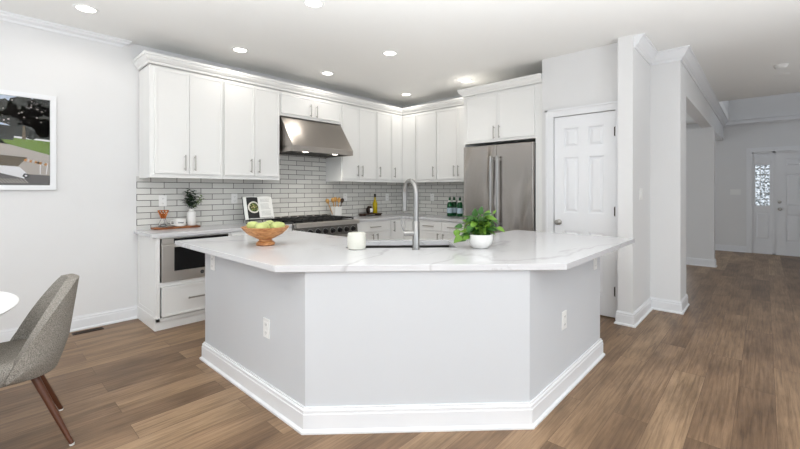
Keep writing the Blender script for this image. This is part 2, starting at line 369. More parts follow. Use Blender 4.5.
window_bars('window_3', 0, 1.8, .35, 2.25, 4, 5, (11.2, 1.2, 0), PI/2)
window_bars('window_6_added', 6.2, 8.2, .4, 2.3, 2, 2, (0, 4.80, 0), 0)  # unseen dining window, added to let light onto the column
window_bars('window_4_added', 0, 1.69, 3.4, 4.9, 3, 3, (11.2, -1.5, 0), PI/2)  # unseen window high in the well, added to let sky light in

# baseboards: profile (offset, z)
def bprof(h=.13, t=.016): return [(0, 0), (t+.012, 0), (t+.012, .012), (t, .022), (t, h-.035), (t-.003, h-.03), (t-.003, h-.014), (t-.010, h-.008), (t-.010, h), (0, h)]
struct('baseboard_left', MB().sweep([(-3.38, 4.76), (1.163, 4.76)], bprof()), M_trim)
struct('baseboard_hall', MB().sweep([(4.46, 1.066), (4.33, 1.066), (4.33, .935), (5.13, .935), (5.13, .66), (5.56, .66), (5.56, 1.02)], bprof()), M_trim)
struct('baseboard_column', MB().sweep([(8.75, 1.03), (8.6, 1.03), (8.6, .63), (8.75, .63)], bprof()), M_trim)
struct('baseboard_front', MB().sweep([(11.1, 4.7), (11.1, .27)], bprof()), M_trim)
struct('baseboard_right', MB().sweep([(11.1, -1.72), (4.0, -1.72)], bprof()), M_trim)
# crown mouldings at the ceiling
def crown(z, h=.118, p=.09): return [(0, z-h), (.012, z-h), (.018, z-h+.02), (.04, z-h+.035), (p*.75, z-.035), (p-.012, z-.02), (p, z-.016), (p, z), (0, z)]
struct('trim_1', MB().sweep([(-3.38, 4.76), (1.02, 4.76), (1.02, 4.80)], crown(CEIL, .065, .075)), M_trim)
struct('trim_2', MB().sweep([(4.36, .935), (5.13, .935), (5.13, .66), (11.1, .66)], crown(CEIL)), M_trim)
struct('trim_3', MB().sweep([(11.1, .66), (11.1, .4), (11.1, -1.72)], crown(CEIL, .13, .05)), M_trim)
# casing + pantry door
def frame_door(t, w, h, cw=.09, th=.02, name='casing'):
    # local: opening x 0..w, front plane y=0 facing -y
    f = MB()
    for a, b in ((-cw, 0), (w, w+cw)):
        f.box(a, -th, 0, b, 0, h+cw); f.box(a if a < 0 else b-.02, -th-.008, 0, a+.02 if a < 0 else b, 0, h+cw)
    f.box(0, -th, h, w, 0, h+cw); f.box(-cw, -th-.008, h+cw-.02, w+cw, 0, h+cw)
    return build(name, f, M_trim, t, bevel=.002)
def panelled(x0, x1, z0, z1, y, panels, th=.04):
    """door leaf whose front is at y (faces -y); panels: list of (px0,px1,pz0,pz1)"""
    m = MB(); m.box(x0, y+.016, z0, x1, y+th, z1)
    xs = sorted({x0, x1} | {p[0] for p in panels} | {p[1] for p in panels}); zs = sorted({z0, z1} | {p[2] for p in panels} | {p[3] for p in panels})
    for i in range(len(xs)-1):
        for j in range(len(zs)-1):
            cx = (xs[i]+xs[i+1])/2; cz = (zs[j]+zs[j+1])/2
            if not any(p[0] < cx < p[1] and p[2] < cz < p[3] for p in panels): m.box(xs[i], y, zs[j], xs[i+1], y+.017, zs[j+1])
    for a, b, c, d in panels:
        g = .014; k = .028
        q0 = [(a+g, y+.016, c+g), (b-g, y+.016, c+g), (b-g, y+.016, d-g), (a+g, y+.016, d-g)]
        q1 = [(a+g+k, y+.004, c+g+k), (b-g-k, y+.004, c+g+k), (b-g-k, y+.004, d-g-k), (a+g+k, y+.004, d-g-k)]
        m.hull8(q0, q1)
    return m
d1 = sempty('door_1', (4.46, 1.748, 0), -PI/2)   # local x -> -Y
dw = .628
pan = []
for a, b in ((.115, .265), (.37, .52)):
    pan += [(a, b, 1.79, 2.0), (a, b, 1.07, 1.68), (a, b, .22, .87)]
build('casing_board', MB().box(-.09, -.018, 0, -.004, 0, 2.225).box(-.09, -.026, 0, -.07, 0, 2.225).box(-.004, -.018, 2.14, .66, 0, 2.225).box(-.09, -.026, 2.205, .66, 0, 2.225).box(dw+.004, -.018, 0, .66, 0, 2.14), M_trim, d1)
lf = build('door_leaf', panelled(.004, dw-.002, .012, 2.134, .005, pan), M_door, d1)
kn = MB().lathe([(.0, 0), (.032, 0), (.032, .006), (.012, .012), (.011, .03), (.022, .038), (.029, .05), (.028, .062), (.018, .070), (0, .071)], seg=24)
kn.xf(Matrix.Translation((.055, .006, .962)) @ Matrix.Rotation(PI/2, 4, 'X'))
build('door_knob', kn, M_nick, lf, smooth=35)
for z in (.28, 1.1, 1.92):
    h = MB().box(dw-.012, -.003, z-.045, dw+.008, .006, z+.045); h.tube([(dw, -.005, z-.05), (dw, -.005, z+.05)], .006, 8)
    build('hinge', h, M_brown, lf)

# front door and sidelight; local x -> -Y, origin Y .19
d2 = sempty('door_2', (11.1, .19, 0), -PI/2)
f = MB(); f.box(-.09, -.02, 0, 0, 0, 2.2); f.box(0, -.02, 2.11, 1.28, 0, 2.2); f.box(1.28, -.02, 0, 1.37, 0, 2.2); f.box(0, 0, 0, 1.28, .1, .02); f.box(.308, 0, 0, .352, .1, 2.11); f.box(0, .0, 2.075, 1.28, .1, 2.115); f.box(0, .0, 0, .012, .1, 2.11); f.box(1.268, 0, 0, 1.28, .1, 2.11); f.box(.352, .06, .0, 1.28, .1, 2.1)
build('casing_board', f, M_trim, d2)
pan = []
for a, b in ((.50-.0, .72), (.84, 1.08)):
    pan += [(a, b, 1.80, 1.96), (a, b, .99, 1.65), (a, b, .27, .83)]
lf2 = build('door_leaf', panelled(.35, 1.275, .02, 2.08, .012, pan), M_door, d2)
def knob_at(x, y, z, r=.028):
    k = MB().lathe([(0, 0), (r, 0), (r, .006), (.011, .012), (.011, .03), (r*.8, .04), (r, .055), (r*.6, .07), (0, .071)], seg=20)
    return k.xf(Matrix.Translation((x, y, z)) @ Matrix.Rotation(PI/2, 4, 'X'))
build('door_knob', knob_at(.42, .012, .935, .033), M_nick, lf2, smooth=35)
dbm = MB().lathe([(0, 0), (.03, 0), (.03, .012), (.02, .02), (0, .021)], seg=20).xf(Matrix.Translation((.415, .012, 1.08)) @ Matrix.Rotation(PI/2, 4, 'X'))
build('deadbolt', dbm, M_nick, lf2, smooth=35)
# sidelight leaf with glass
w5 = sempty('window_5', (11.1, .19, 0), -PI/2)
m = MB(); m.box(.005, .012, .02, .05, .05, 2.08); m.box(.27, .012, .02, .312, .05, 2.08); m.box(.05, .012, .02, .27, .05, .30); m.box(.05, .012, .86, .27, .05, 1.0); m.box(.05, .012, 1.9, .27, .05, 2.08)
m.box(.05, .025, .30, .27, .045, .86); m.hull8([(.06, .025, .31), (.26, .025, .31), (.26, .025, .85), (.06, .025, .85)], [(.085, .016, .335), (.235, .016, .335), (.235, .016, .825), (.085, .016, .825)])
build('window_frame', m, M_door, w5)
m = MB()
for i in range(1, 3): m.box(.05+.22*i/3-.004, .02, 1.0, .05+.22*i/3+.004, .03, 1.9)
for i in range(1, 7): m.box(.05, .02, 1.0+.9*i/7-.004, .27, .03, 1.0+.9*i/7+.004)
build('lead_bars', m, M_nick, w5)
mg = mat('pebbled_glass', (1, 1, 1, 1), .12, trans=1, var=0, bump=.9, bscale=40)
n_, L_, b_ = wire(mg)
vo = n_.new('ShaderNodeTexNoise'); vo.inputs['Scale'].default_value = 26; vo.inputs['Detail'].default_value = 3; tc_ = n_.new('ShaderNodeTexCoord'); L_.new(tc_.outputs['Object'], vo.inputs[0])
rp = n_.new('ShaderNodeValToRGB'); rp.color_ramp.elements[0].position = .42; rp.color_ramp.elements[0].color = (.12, .13, .13, 1); rp.color_ramp.elements[1].position = .6; rp.color_ramp.elements[1].color = (.95, .97, 1, 1)
L_.new(vo.outputs['Fac'], rp.inputs[0]); L_.new(rp.outputs[0], b_.inputs['Base Color'])
build('window_pane', MB().box(.05, .032, 1.0, .27, .038, 1.9), mg, w5)
m = MB(); m.box(.03, -.004, 1.90, .29, .01, 1.99); m.box(.035, 0, 1.83, .285, .006, 1.91)
build('roller_blind', m, M_trim, w5)

# ================================================================= CABINET KIT (local: x right, front at y=0, +y into the wall)
def shaker(x0, x1, z0, z1, y=-.02, fw=.055, th=.02):
    fw = .024
    m = MB(); m.box(x0+fw*.8, y+.006, z0+fw*.8, x1-fw*.8, y+th-.001, z1-fw*.8)
    m.box(x0, y, z0, x0+fw, y+th, z1); m.box(x1-fw, y, z0, x1, y+th, z1)
    m.box(x0+fw, y, z0, x1-fw, y+th, z0+fw); m.box(x0+fw, y, z1-fw, x1-fw, y+th, z1); return m
def pull(x, z, vert=True, L=.16, y=-.02):
    m = MB(); h = L/2; r = .007; o = .032
    if vert:
        m.tube([(x, y-o, z-h), (x, y-o, z+h)], r, 8)
        for s in (-1, 1): m.tube([(x, y, z+s*(h-.018)), (x, y-o, z+s*(h-.018))], .0048, 8)
    else:
        m.tube([(x-h, y-o, z), (x+h, y-o, z)], r, 8)
        for s in (-1, 1): m.tube([(x+s*(h-.018), y, z), (x+s*(h-.018), y-o, z)], .0048, 8)
    return m
def add_door(t, x0, x1, z0, z1, hx=None, hz=None, name='door', vert=True, L=.16, fw=.055):
    d = build(name, shaker(x0, x1, z0, z1, fw=fw), M_cab, t, bevel=.0012, bseg=1)
    if hx is not None: build('handle', pull(hx, hz, vert, L), M_nick, d, smooth=40)
    return d
UZ0, UZ1 = 1.462, 2.545
def upper(label, loc, rz, w, depth, doors, z0=UZ0, z1=UZ1, dz0=None, dz1=2.525, hz=None, rail=True, stile=(.03, .02)):
    t = thing('wall_cabinet', label, 'cabinet', loc, rz, 'white shaker wall cabinets')
    b = MB(); b.box(0, 0, z0, w, depth, z1)
    if rail: b.box(0, 0, z0-.02, w, .02, z0); b.box(0, .02, z0-.02, .018, depth, z0)
    build('cabinet_body', b, M_cab, t, bevel=.0015, bseg=1)
    dz0 = z0+.022 if dz0 is None else dz0
    for x0, x1, hx in doors:
        add_door(t, x0, x1, dz0, dz1, hx, dz0+.115 if hz is None else hz)
    return t
DY = .351
yA = 4.40
upper('white double wall cabinet at left end of run above the wooden tray', (1.172, yA, 0), 0, .708, DY, [(.04, .356, .31), (.360, .698, .407)])
upper('white double wall cabinet directly left of the steel hood above cookbook', (1.882, yA, 0), 0, .693, DY, [(.01, .36, .312), (.364, .680, .41)])
upper('short white double wall cabinet above the steel range hood', (2.577, yA, 0), 0, .961, DY, [(.012, .475, .43), (.479, .945, .525)], z0=2.245, dz0=2.275, hz=2.355, rail=False)
upper('white double wall cabinet directly right of the steel hood', (3.54, yA, 0), 0, .683, DY, [(.015, .326, .285), (.330, .675, .37)])
upper('narrow single-door white wall cabinet above oil bottle, left of corner', (4.225, yA, 0), 0, .328, DY, [(.008, .322, .05)])
# corner cabinet: two bifold doors in the inner corner
t = thing('corner_wall_cabinet', 'white corner wall cabinet with bifold door where two cabinet runs meet', 'cabinet', (4.82, yA, 0))
b = MB(); b.prism([(-.265, 0), (.0, 0), (0, -.31), (.410, -.31), (.410, .351), (-.265, .351)], UZ0, UZ1); b.box(-.265, 0, UZ0-.02, 0, .02, UZ0); b.box(0, -.31, UZ0-.02, .02, .02, UZ0)
build('cabinet_body', b, M_cab, t)
add_door(t, -.258, -.022, UZ0+.022, 2.525, -.215, UZ0+.137, fw=.05)
d = shaker(-.022, .305, UZ0+.022, 2.525, y=-.02).xf(Matrix.Rotation(-PI/2, 4, 'Z'))
build('door', d, M_cab, t, bevel=.0012, bseg=1)
xB = 4.82
upper('narrow single-door white wall cabinet right of corner, behind faucet arch', (xB, 4.088, 0), -PI/2, .41, .410, [(.006, .402, .365)])
upper('white double wall cabinet above green bottles, left of the fridge', (xB, 3.676, 0), -PI/2, .700, .410, [(.008, .372, .335), (.376, .695, .41)])
# fridge cabinet
t = thing('fridge_cabinet', 'deep white double cabinet above the steel refrigerator', 'cabinet', (4.48, 2.972, 0), -PI/2)
b = MB(); b.box(0, 0, 1.93, 1.085, .755, 2.56); b.box(0, .01, 0, .018, .755, 1.93); b.box(1.0, .0, 0, 1.085, .755, 1.93)
b.box(1.02, -.006, 1.93, 1.03, 0, 2.54); b.box(1.065, -.006, .0, 1.08, 0, 2.54)
build('cabinet_body', b, M_cab, t, bevel=.0015, bseg=1)
add_door(t, .055, .508, 1.962, 2.535, .473, 2.045); add_door(t, .512, .99, 1.962, 2.535, .548, 2.045)
# cabinet crowns
cp = lambda z, h=.095, p=.058: [(0, z-h), (.014, z-h), (.016, z-h+.02), (.03, z-h+.03), (.046, z-.045), (.05, z-.028), (p, z-.024), (p, z), (-.03, z), (-.03, z-.01), (-.002, z-.01)]
cr = build('cabinet_crown', MB().sweep([(1.172, 4.755), (1.172, 4.40), (4.82, 4.40), (4.82, 3.04)], cp(2.652)), M_cab)
tag(cr, 'white crown moulding running along tops of the lower wall cabinets', 'moulding')
cr = build('cabinet_crown', MB().sweep([(4.78, 2.974), (4.48, 2.974), (4.48, 1.888)], cp(2.662)), M_cab)
tag(cr, 'white crown moulding on the deep cabinet above the refrigerator', 'moulding')

# ---- base cabinets
def drawer(t, x0, x1, z0, z1, hx=None, hz=None, L=.2, fw=.045): return add_door(t, x0, x1, z0, z1, hx, hz, 'drawer', False, L, fw)
yb = 4.16; CB = .873
t = thing('base_cabinet', 'white base cabinet at run end holding microwave drawer above a deep drawer', 'cabinet', (1.163, yb, 0), 0, 'white base cabinets')
b = MB(); b.box(.0, 0, .085, .03, .595, CB); b.box(.03, .02, .41, .69, .595, .445); b.box(.03, .1, .10, .69, .12, .445); b.box(.0, .0, .085, .69, .595, .115); b.box(.0, .015, 0, .69, .05, .09); b.box(0, .05, 0, .03, .595, .09)
b.box(.03, 0, .405, .69, .02, .45); b.box(.672, 0, .085, .69, .595, CB); b.box(.03, .0, .862, .672, .595, CB)
b.box(-.008, .015, 0, 0, .592, .125); b.box(-.004, .02, .115, 0, .07, CB-.01); b.box(-.004, .54, .115, 0, .595, CB-.01); b.box(-.004, .07, .8, 0, .54, CB-.01); b.box(-.004, .07, .115, 0, .54, .165)
build('cabinet_body', b, M_cab, t, bevel=.001, bseg=1)
drawer(t, .042, .675, .125, .402, .385, .272, .24)
# microwave drawer
t = thing('microwave_drawer', 'stainless steel microwave drawer with black window in end base cabinet', 'microwave', (1.205, yb-.02, 0))
b = MB(); b.box(0, .02, .452, .62, .5, .858)
build('microwave_body', b, M_steelh, t, bevel=.003)
b = MB(); b.box(0, 0, .452, .62, .02, .80); build('drawer_front', b, M_steelh, t, bevel=.004)
build('window_glass', MB().box(.105, -.003, .548, .605, .0, .775), M_dglass, t)
b = MB(); b.box(.10, -.004, .815, .62, .02, .856); build('control_panel', b, M_dglass, t)
b = MB(); b.box(0, -.004, .815, .10, .02, .856); build('vent_strip', b, M_steelh, t)
bd = MB().lathe([(0, 0), (.018, 0), (.018, .003), (0, .003)], seg=24).xf(Matrix.Translation((.36, 0, .505)) @ Matrix.Rotation(PI/2, 4, 'X'))
bb = build('badge', bd, M_print, t)
def text(body, size, mtx, m, parent, name='lettering'):
    cu = bpy.data.curves.new(name, 'FONT'); cu.body = body; cu.size = size; cu.extrude = .0004; cu.align_x = 'CENTER'; cu.align_y = 'CENTER'
    o = bpy.data.objects.new(name, cu); me = bpy.data.meshes.new_from_object(o); bpy.data.objects.remove(o)
    me.transform(mtx); me.materials.append(m); o = bpy.data.objects.new(name, me); C.objects.link(o)
    if parent: o.parent = parent
    return o
text('GE', .02, Matrix.Translation((.36, -.0035, .505)) @ Matrix.Rotation(PI/2, 4, 'X'), M_fauc, bb)

def base(label, loc, rz, w, depth, drawers, doors, toe=.06):
    t = thing('base_cabinet', label, 'cabinet', loc, rz, 'white base cabinets')
    b = MB(); b.box(0, 0, .1, w, depth, CB); b.box(0, toe, 0, w, depth, .1)
    build('cabinet_body', b, M_cab, t, bevel=.001, bseg=1)
    for x0, x1, z0, z1 in drawers: drawer(t, x0, x1, z0, z1, (x0+x1)/2, (z0+z1)/2)
    for x0, x1, hx in doors: add_door(t, x0, x1, .12, .705, hx, .61)
    return t
base('white three-drawer base cabinet between microwave drawer and range', (1.857, yb, 0), 0, .738, .595, [(.01, .728, .72, .858), (.01, .728, .42, .71), (.01, .728, .12, .41)], [])
base('white base cabinet directly right of range under the dark tray', (3.585, yb, 0), 0, .70, .595, [(.03, .69, .72, .858)], [(.03, .355, .31), (.359, .69, .40)])
t = thing('corner_base_cabinet', 'white corner base cabinet with bifold door seen left of faucet', 'cabinet', (4.62, yb, 0))
b = MB(); b.prism([(-.33, 0), (0, 0), (0, -.27), (.615, -.27), (.615, .595), (-.33, .595)], .1, CB); b.prism([(-.33, .06), (.06, .06), (.06, -.27), (.615, -.27), (.615, .595), (-.33, .595)], 0, .1)
build('cabinet_body', b, M_cab, t)
add_door(t, -.325, -.022, .12, .858, -.28, .77)
build('door', shaker(-.022, .262, .12, .858).xf(Matrix.Rotation(-PI/2, 4, 'Z').to_4x4()), M_cab, t, bevel=.0012, bseg=1)
base('white base cabinet left of refrigerator behind the faucet', (4.62, 3.887, 0), -PI/2, .912, .615, [(.01, .452, .72, .858), (.46, .902, .72, .858)], [(.01, .452, .405), (.46, .902, .505)])

# worktops
o = build('worktop', MB().prism([(1.125, 4.14), (2.592, 4.14), (2.592, 4.751), (1.125, 4.751)], .875, .91), M_quartz, bevel=.003)
tag(o, 'white veined quartz worktop left of the range, under the cookbook', 'worktop')
o = build('worktop', MB().prism([(3.58, 4.13), (4.58, 4.13), (4.58, 2.976), (5.236, 2.976), (5.236, 4.752), (3.58, 4.752)], .875, .91), M_quartz, bevel=.003)
tag(o, 'white veined quartz L-shaped worktop turning the corner right of range', 'worktop')
# backsplash tiles
o = build('tile_backsplash', MB().box(1.15, 4.752, .91, 5.236, 4.7595, 1.462).box(2.577, 4.752, 1.462, 3.54, 4.7595, 2.24), M_tileA)
tag(o, 'light grey subway tile backsplash on the long wall behind the range', 'backsplash')
o = build('tile_backsplash', MB().box(5.231, 2.976, .91, 5.2395, 4.751, 1.462), M_tileB)
tag(o, 'light grey subway tile backsplash on wall behind the green bottles', 'backsplash')

# ---- range hood
t = thing('range_hood', 'stainless steel wedge-shaped range hood over the gas range', 'hood', (2.60, 4.75, 0))
b = MB(); w = .945
y0, y1, y2 = 0, -.335, -.60
vs = [(0, y0, 1.80), (w, y0, 1.80), (w, y2, 1.862), (0, y2, 1.862), (0, y0, 2.235), (w, y0, 2.235), (w, y1, 2.235), (0, y1, 2.235)]
vs = [(.0, y0, 1.795), (w, y0, 1.795), (w, y2, 1.862), (0, y2, 1.862), (0, y0, 2.235), (w, y0, 2.235), (w, y1, 2.235), (0, y1, 2.235)]
b.add(vs, [(0, 1, 2, 3), (4, 7, 6, 5), (3, 2, 6, 7), (0, 3, 7, 4), (1, 5, 6, 2), (0, 4, 5, 1)])
build('canopy', b, M_hood, t, bevel=.004)
b = MB(); b.box(0, y2-.004, 1.79, w, y2+.016, 1.862); b.box(0, y2, 1.79, .012, 0, 1.862); b.box(w-.012, y2, 1.79, w, 0, 1.862)
build('lower_band', b, M_hood, t, bevel=.003)
b = MB(); b.box(.012, y2+.016, 1.80, w-.012, -.01, 1.808)
for i in range(24): b.box(.03+i*.037, y2+.14, 1.794, .045+i*.037, -.03, 1.80)
build('baffle_filter', b, M_duct, t)
for x in (.24, .70):
    b = MB().lathe([(0, -.004), (.032, -.004), (.036, 0), (.036, .01), (0, .01)], (x, y2+.08, 1.797), 20)
    build('hood_lamp', b, emis('hood_bulb_%d' % int(x*100), (1, .95, .85, 1), 6), t)
    l = bpy.data.lights.new('hood_light', 'SPOT'); l.energy = 5; l.spot_size = math.radians(130); l.spot_blend = .8; l.color = (1, .93, .82); l.shadow_soft_size = .03
    lo = bpy.data.objects.new('hood_light', l); C.objects.link(lo); lo.parent = t; lo.location = (x, y2+.08, 1.785)

# ---- gas range, local origin front-left at floor
t = thing('gas_range', 'stainless steel professional gas range with black grates and knob row', 'range', (2.60, 4.085, 0))
w = .975; b = MB(); b.box(0, .03, .10, w, .66, .80); b.box(.0, .03, .80, w, .66, .905)
build('range_body', b, M_steelh, t, bevel=.003)
b = MB(); b.box(0, -.01, .862, w, .06, .918); b.box(0, -.035, .868, w, 0, .915)
build('front_rail', b, M_steelh, t, smooth=40)
b = MB(); b.hull8([(0, .03, .735), (w, .03, .735), (w, .03, .866), (0, .03, .866)], [(0, -.004, .735), (w, -.004, .735), (w, .014, .866), (0, .014, .866)])
build('control_panel', b, M_duct, t)
for i in range(8):
    x = .09+i*.1136
    k = MB().lathe([(0, 0), (.033, 0), (.034, .006), (.024, .010), (.024, .036), (.021, .042), (0, .042)], seg=20); k.box(-.004, -.023, .03, .004, .023, .047)
    k.mi = 0; k.xf(Matrix.Translation((x, .002, .80)) @ Matrix.Rotation(PI/2, 4, 'X'))
    kb = build('knob', k, M_black, t, smooth=35)
    build('knob_bezel', MB().lathe([(.034, 0), (.042, 0), (.042, .005), (.034, .006)], seg=24).xf(Matrix.Translation((x, .001, .80)) @ Matrix.Rotation(PI/2, 4, 'X')), M_fauc, kb, smooth=35)
b = MB(); b.box(.01, -.01, .20, w-.01, .03, .715); od = build('oven_door', b, M_steelh, t, bevel=.004)
build('oven_window', MB().box(.18, -.013, .33, w-.18, -.009, .58), M_dglass, od)
hb = MB(); hb.tube([(.05, -.07, .665), (w-.05, -.07, .665)], .014, 12)
for x in (.08, w-.08): hb.tube([(x, -.01, .665), (x, -.07, .665)], .01, 10)
build('oven_handle', hb, M_fauc, od, smooth=40)
build('kick_plate', MB().box(.02, .05, .0, w-.02, .09, .19), M_black, t)
build('cooktop', MB().box(.012, .05, .905, w-.012, .60, .916), M_black, t)
for i in range(3):
    x0 = .02+i*.313; g = MB(); x1 = x0+.308
    for yy in (.07, .2, .325, .45, .58): g.box(x0, yy-.007, .936, x1, yy+.007, .952)
    for xx in (x0+.007, x0+.1, x0+.205, x1-.007): g.box(xx-.007, .063, .936, xx+.007, .587, .952)
    for xx in (x0+.01, x1-.01):
        for yy in (.07, .325, .58): g.box(xx-.01, yy-.01, .914, xx+.01, yy+.01, .94)
    build('grate', g, M_iron, t, bevel=.002, bseg=1)
    for yy in (.2, .45):
        build('burner', MB().lathe([(0, .916), (.05, .916), (.05, .926), (.034, .930), (.034, .936), (0, .936)], (x0+.154, yy, 0), 20), M_iron, t, smooth=35)
b = MB(); b.box(0, .60, .90, w, .66, .972)
bg = build('back_guard', b, M_steelh, t, bevel=.003)
b = MB()
for i in range(7): b.box(.05+i*.128, .598, .955, .05+i*.128+.095, .6005, .966)
build('vent_slots', b, M_black, bg)

# ---- refrigerator, local x right (-Y), front at y=0
t = thing('refrigerator', 'stainless steel french-door refrigerator with tall bar handles', 'refrigerator', (4.425, 2.935, 0), -PI/2)
w = .955; b = MB(); b.box(.006, .06, .03, w-.006, .74, 1.875)
build('refrigerator_body', b, M_print, t)
for x0, x1, hx in ((0, .4755, .43), (.4795, w, .525)):
    d = build('door', MB().box(x0, 0, .72, x1, .055, 1.885), M_steel, t, bevel=.006)
    hm = MB(); hm.tube([(hx, -.055, .86), (hx, -.055, 1.74)], .015, 16)
    for z in (.9, 1.70): hm.box(hx-.01, -.046, z-.018, hx+.01, 0, z+.018)
    build('handle', hm, M_fauc, d, bevel=.004)
d = build('freezer_drawer', MB().box(0, 0, .08, w, .055, .712), M_steel, t, bevel=.006)
hm = MB(); hm.box(.06, -.062, .63, w-.06, -.045, .654)
for x in (.1, w-.1): hm.box(x-.018, -.046, .632, x+.018, 0, .652)
build('handle', hm, M_fauc, d, bevel=.004)
build('kick_plate', MB().box(.01, .02, 0, w-.01, .06, .075), M_black, t)

# ================================================================= ISLAND
t = thing('kitchen_island', 'large white boomerang-shaped kitchen island base with tall baseboard', 'island', (1.235, 1.845, 0))
ox, oy = 1.235, 1.845
bp = [(1.235, 3.21), (1.235, 1.845), (2.115, .965), (3.40, .965), (3.40, 1.85), (2.70, 1.85), (2.19, 2.40), (2.19, 3.21)]
loc = lambda P: [(x-ox, y-oy) for x, y in P]
b = MB(); q = loc(bp)
for i in range(len(q)):     # panelled shell, open on top under the worktop
    pass
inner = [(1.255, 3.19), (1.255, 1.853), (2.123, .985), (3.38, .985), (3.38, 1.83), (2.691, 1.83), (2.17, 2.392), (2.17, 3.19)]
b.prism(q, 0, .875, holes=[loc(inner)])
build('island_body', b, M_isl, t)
build('island_baseboard', MB().sweep(loc([(2.19, 3.21), (1.235, 3.21), (1.235, 1.845), (2.115, .965), (3.40, .965), (3.40, 1.85)]), bprof(.135, .019)), M_trim, t)
# sink cut-out in the camera-facing diagonal frame
n_ = Vector((math.sqrt(.5), math.sqrt(.5))); r_ = Vector((math.sqrt(.5), -math.sqrt(.5)))
def dg(s, d): p = r_*s+n_*d; return (p.x, p.y)
def rect(s0, s1, d0, d1, k=0): return [dg(s0+k, d0+k), dg(s1-k, d0+k), dg(s1-k, d1-k), dg(s0+k, d1-k)]
SK = (-.27, .52, 2.80, 3.17)
top = [(1.11, 3.50), (1.11, 1.945), (2.247, .808), (3.81, .808), (3.80, 1.88), (2.71, 1.88), (2.22, 2.41), (2.22, 3.50)]
o = build('island_worktop', MB().prism(top, .875, .91, holes=[rect(*SK)]), M_quartz, bevel=.002)
tag(o, 'large white veined quartz worktop on the kitchen island', 'worktop')
# sink
t = thing('sink', 'stainless steel undermount sink set in the island worktop', 'sink', (dg(.125, 2.985)[0], dg(.125, 2.985)[1], .67))
cx, cy = dg(.125, 2.985)
R = lambda k, g=0: [(x-cx, y-cy) for x, y in rect(SK[0]-g, SK[1]+g, SK[2]-g, SK[3]+g)]
b = MB(); b.prism(R(0, .012), 0, .204, holes=[R(0, .002)]); b.prism(R(0, .012), -.008, 0)
build('basin', b, M_sink, t, bevel=.002)
build('drain', MB().lathe([(0, .002), (.04, .002), (.045, 0), (.03, .006), (0, .004)], (0, 0, 0), 20), M_fauc, t, smooth=35)
# faucet
fx, fy = 2.075, 1.765
t = thing('faucet', 'tall stainless gooseneck faucet with side lever standing at the island sink', 'faucet', (fx, fy, .91))
build('faucet_base', MB().lathe([(.0, 0), (.029, 0), (.029, .006), (.0245, .009), (.0245, .19), (.021, .195), (0, .195)], seg=28), M_fauc, t, smooth=35)
u = Vector((-.678*.5+.735*.86, .735*.5+.678*.86, 0)).normalized()     # spout direction
pts = [(0, 0, .19), (0, 0, .36)]; R_ = .076
for i in range(13): a = PI-PI*i/12; pts.append((u.x*(R_+R_*math.cos(a)), u.y*(R_+R_*math.cos(a)), .385+R_*1.15*math.sin(a)))
pts.append((u.x*2*R_, u.y*2*R_, .34))
build('gooseneck', MB().tube(pts, .0185, 16), M_fauc, t, smooth=50)
e = (u.x*2*R_, u.y*2*R_)
build('spray_head', MB().tube([(e[0], e[1], .345), (e[0], e[1], .33), (e[0], e[1], .262)], [.0185, .0175, .016], 16), M_fauc, t, smooth=40)
rl = Vector((-.678, .735, 0))
lv = MB().tube([(0, 0, .112), tuple(rl*.085+Vector((0, 0, .112)))], .020, 16); p = rl*.078+Vector((0, 0, .115))
lv.tube([p, p+rl*.02+Vector((0, 0, .05)), p+rl*.018+Vector((0, 0, .115))], [.006, .0055, .005], 10)
build('lever', lv, M_fauc, t, smooth=40)

# ================================================================= SMALL THINGS
def plate(label, cat, name, loc, rz, kind, group=None, w=.075, h=.118):
    t = thing(name, label, cat, loc, rz, group)
    build('cover_plate', MB().box(-w/2, -.006, -h/2, w/2, 0, h/2), M_white, t, bevel=.002)
    if kind == 'outlet':
        for z in (-.026, .026):
            s = build('socket', MB().box(-.016, -.008, z-.014, .016, -.005, z+.014), M_white, t, bevel=.001)
            build('slots', MB().box(-.008, -.0085, z-.006, -.006, -.0078, z+.004).box(.006, -.0085, z-.006, .008, -.0078, z+.004).box(-.002, -.0085, z-.011, .002, -.0078, z-.008), M_print, s)
    else:
        for k in range(kind):
            x = (k-(kind-1)/2)*.046
            build('toggle', MB().box(x-.016, -.009, -.033, x+.016, -.005, .033), M_white, t, bevel=.001)
    return t
plate('white outlet on backsplash above the copper-collared carafe', 'outlet', 'wall_outlet', (1.39, 4.752, 1.205), 0, 'outlet', 'wall outlets')
plate('white outlet on backsplash left of the open cookbook', 'outlet', 'wall_outlet', (2.17, 4.752, 1.215), 0, 'outlet', 'wall outlets')
plate('white outlet on backsplash behind the wooden spoons', 'outlet', 'wall_outlet', (3.90, 4.752, 1.21), 0, 'outlet', 'wall outlets')
plate('white outlet on backsplash between oil bottle and faucet spout', 'outlet', 'wall_outlet', (4.82, 4.752, 1.20), 0, 'outlet', 'wall outlets')
plate('white outlet on backsplash between faucet and green bottles', 'outlet', 'wall_outlet', (5.231, 4.09, 1.20), -PI/2, 'outlet', 'wall outlets')
plate('white outlet low on the left side of island', 'outlet', 'wall_outlet', (1.235, 2.257, .468), -PI/2, 'outlet', 'wall outlets')
plate('white outlet low on the right side of island', 'outlet', 'wall_outlet', (2.625, .965, .471), 0, 'outlet', 'wall outlets')
plate('white outlet high on island left side, just under the worktop', 'outlet', 'wall_outlet', (1.235, 3.06, .775), -PI/2, 'outlet', 'wall outlets', w=.07)
plate('white outlet high on island right side, just under the worktop', 'outlet', 'wall_outlet', (3.27, .965, .765), 0, 'outlet', 'wall outlets')
plate('white double light switch on the grey hall side of stub wall', 'light switch', 'light_switch', (4.66, .935, 1.28), 0, 2, w=.12)
plate('white light switch on far wall left of the front door', 'light switch', 'light_switch', (11.1, .457, 1.277), -PI/2, 3, w=.17)

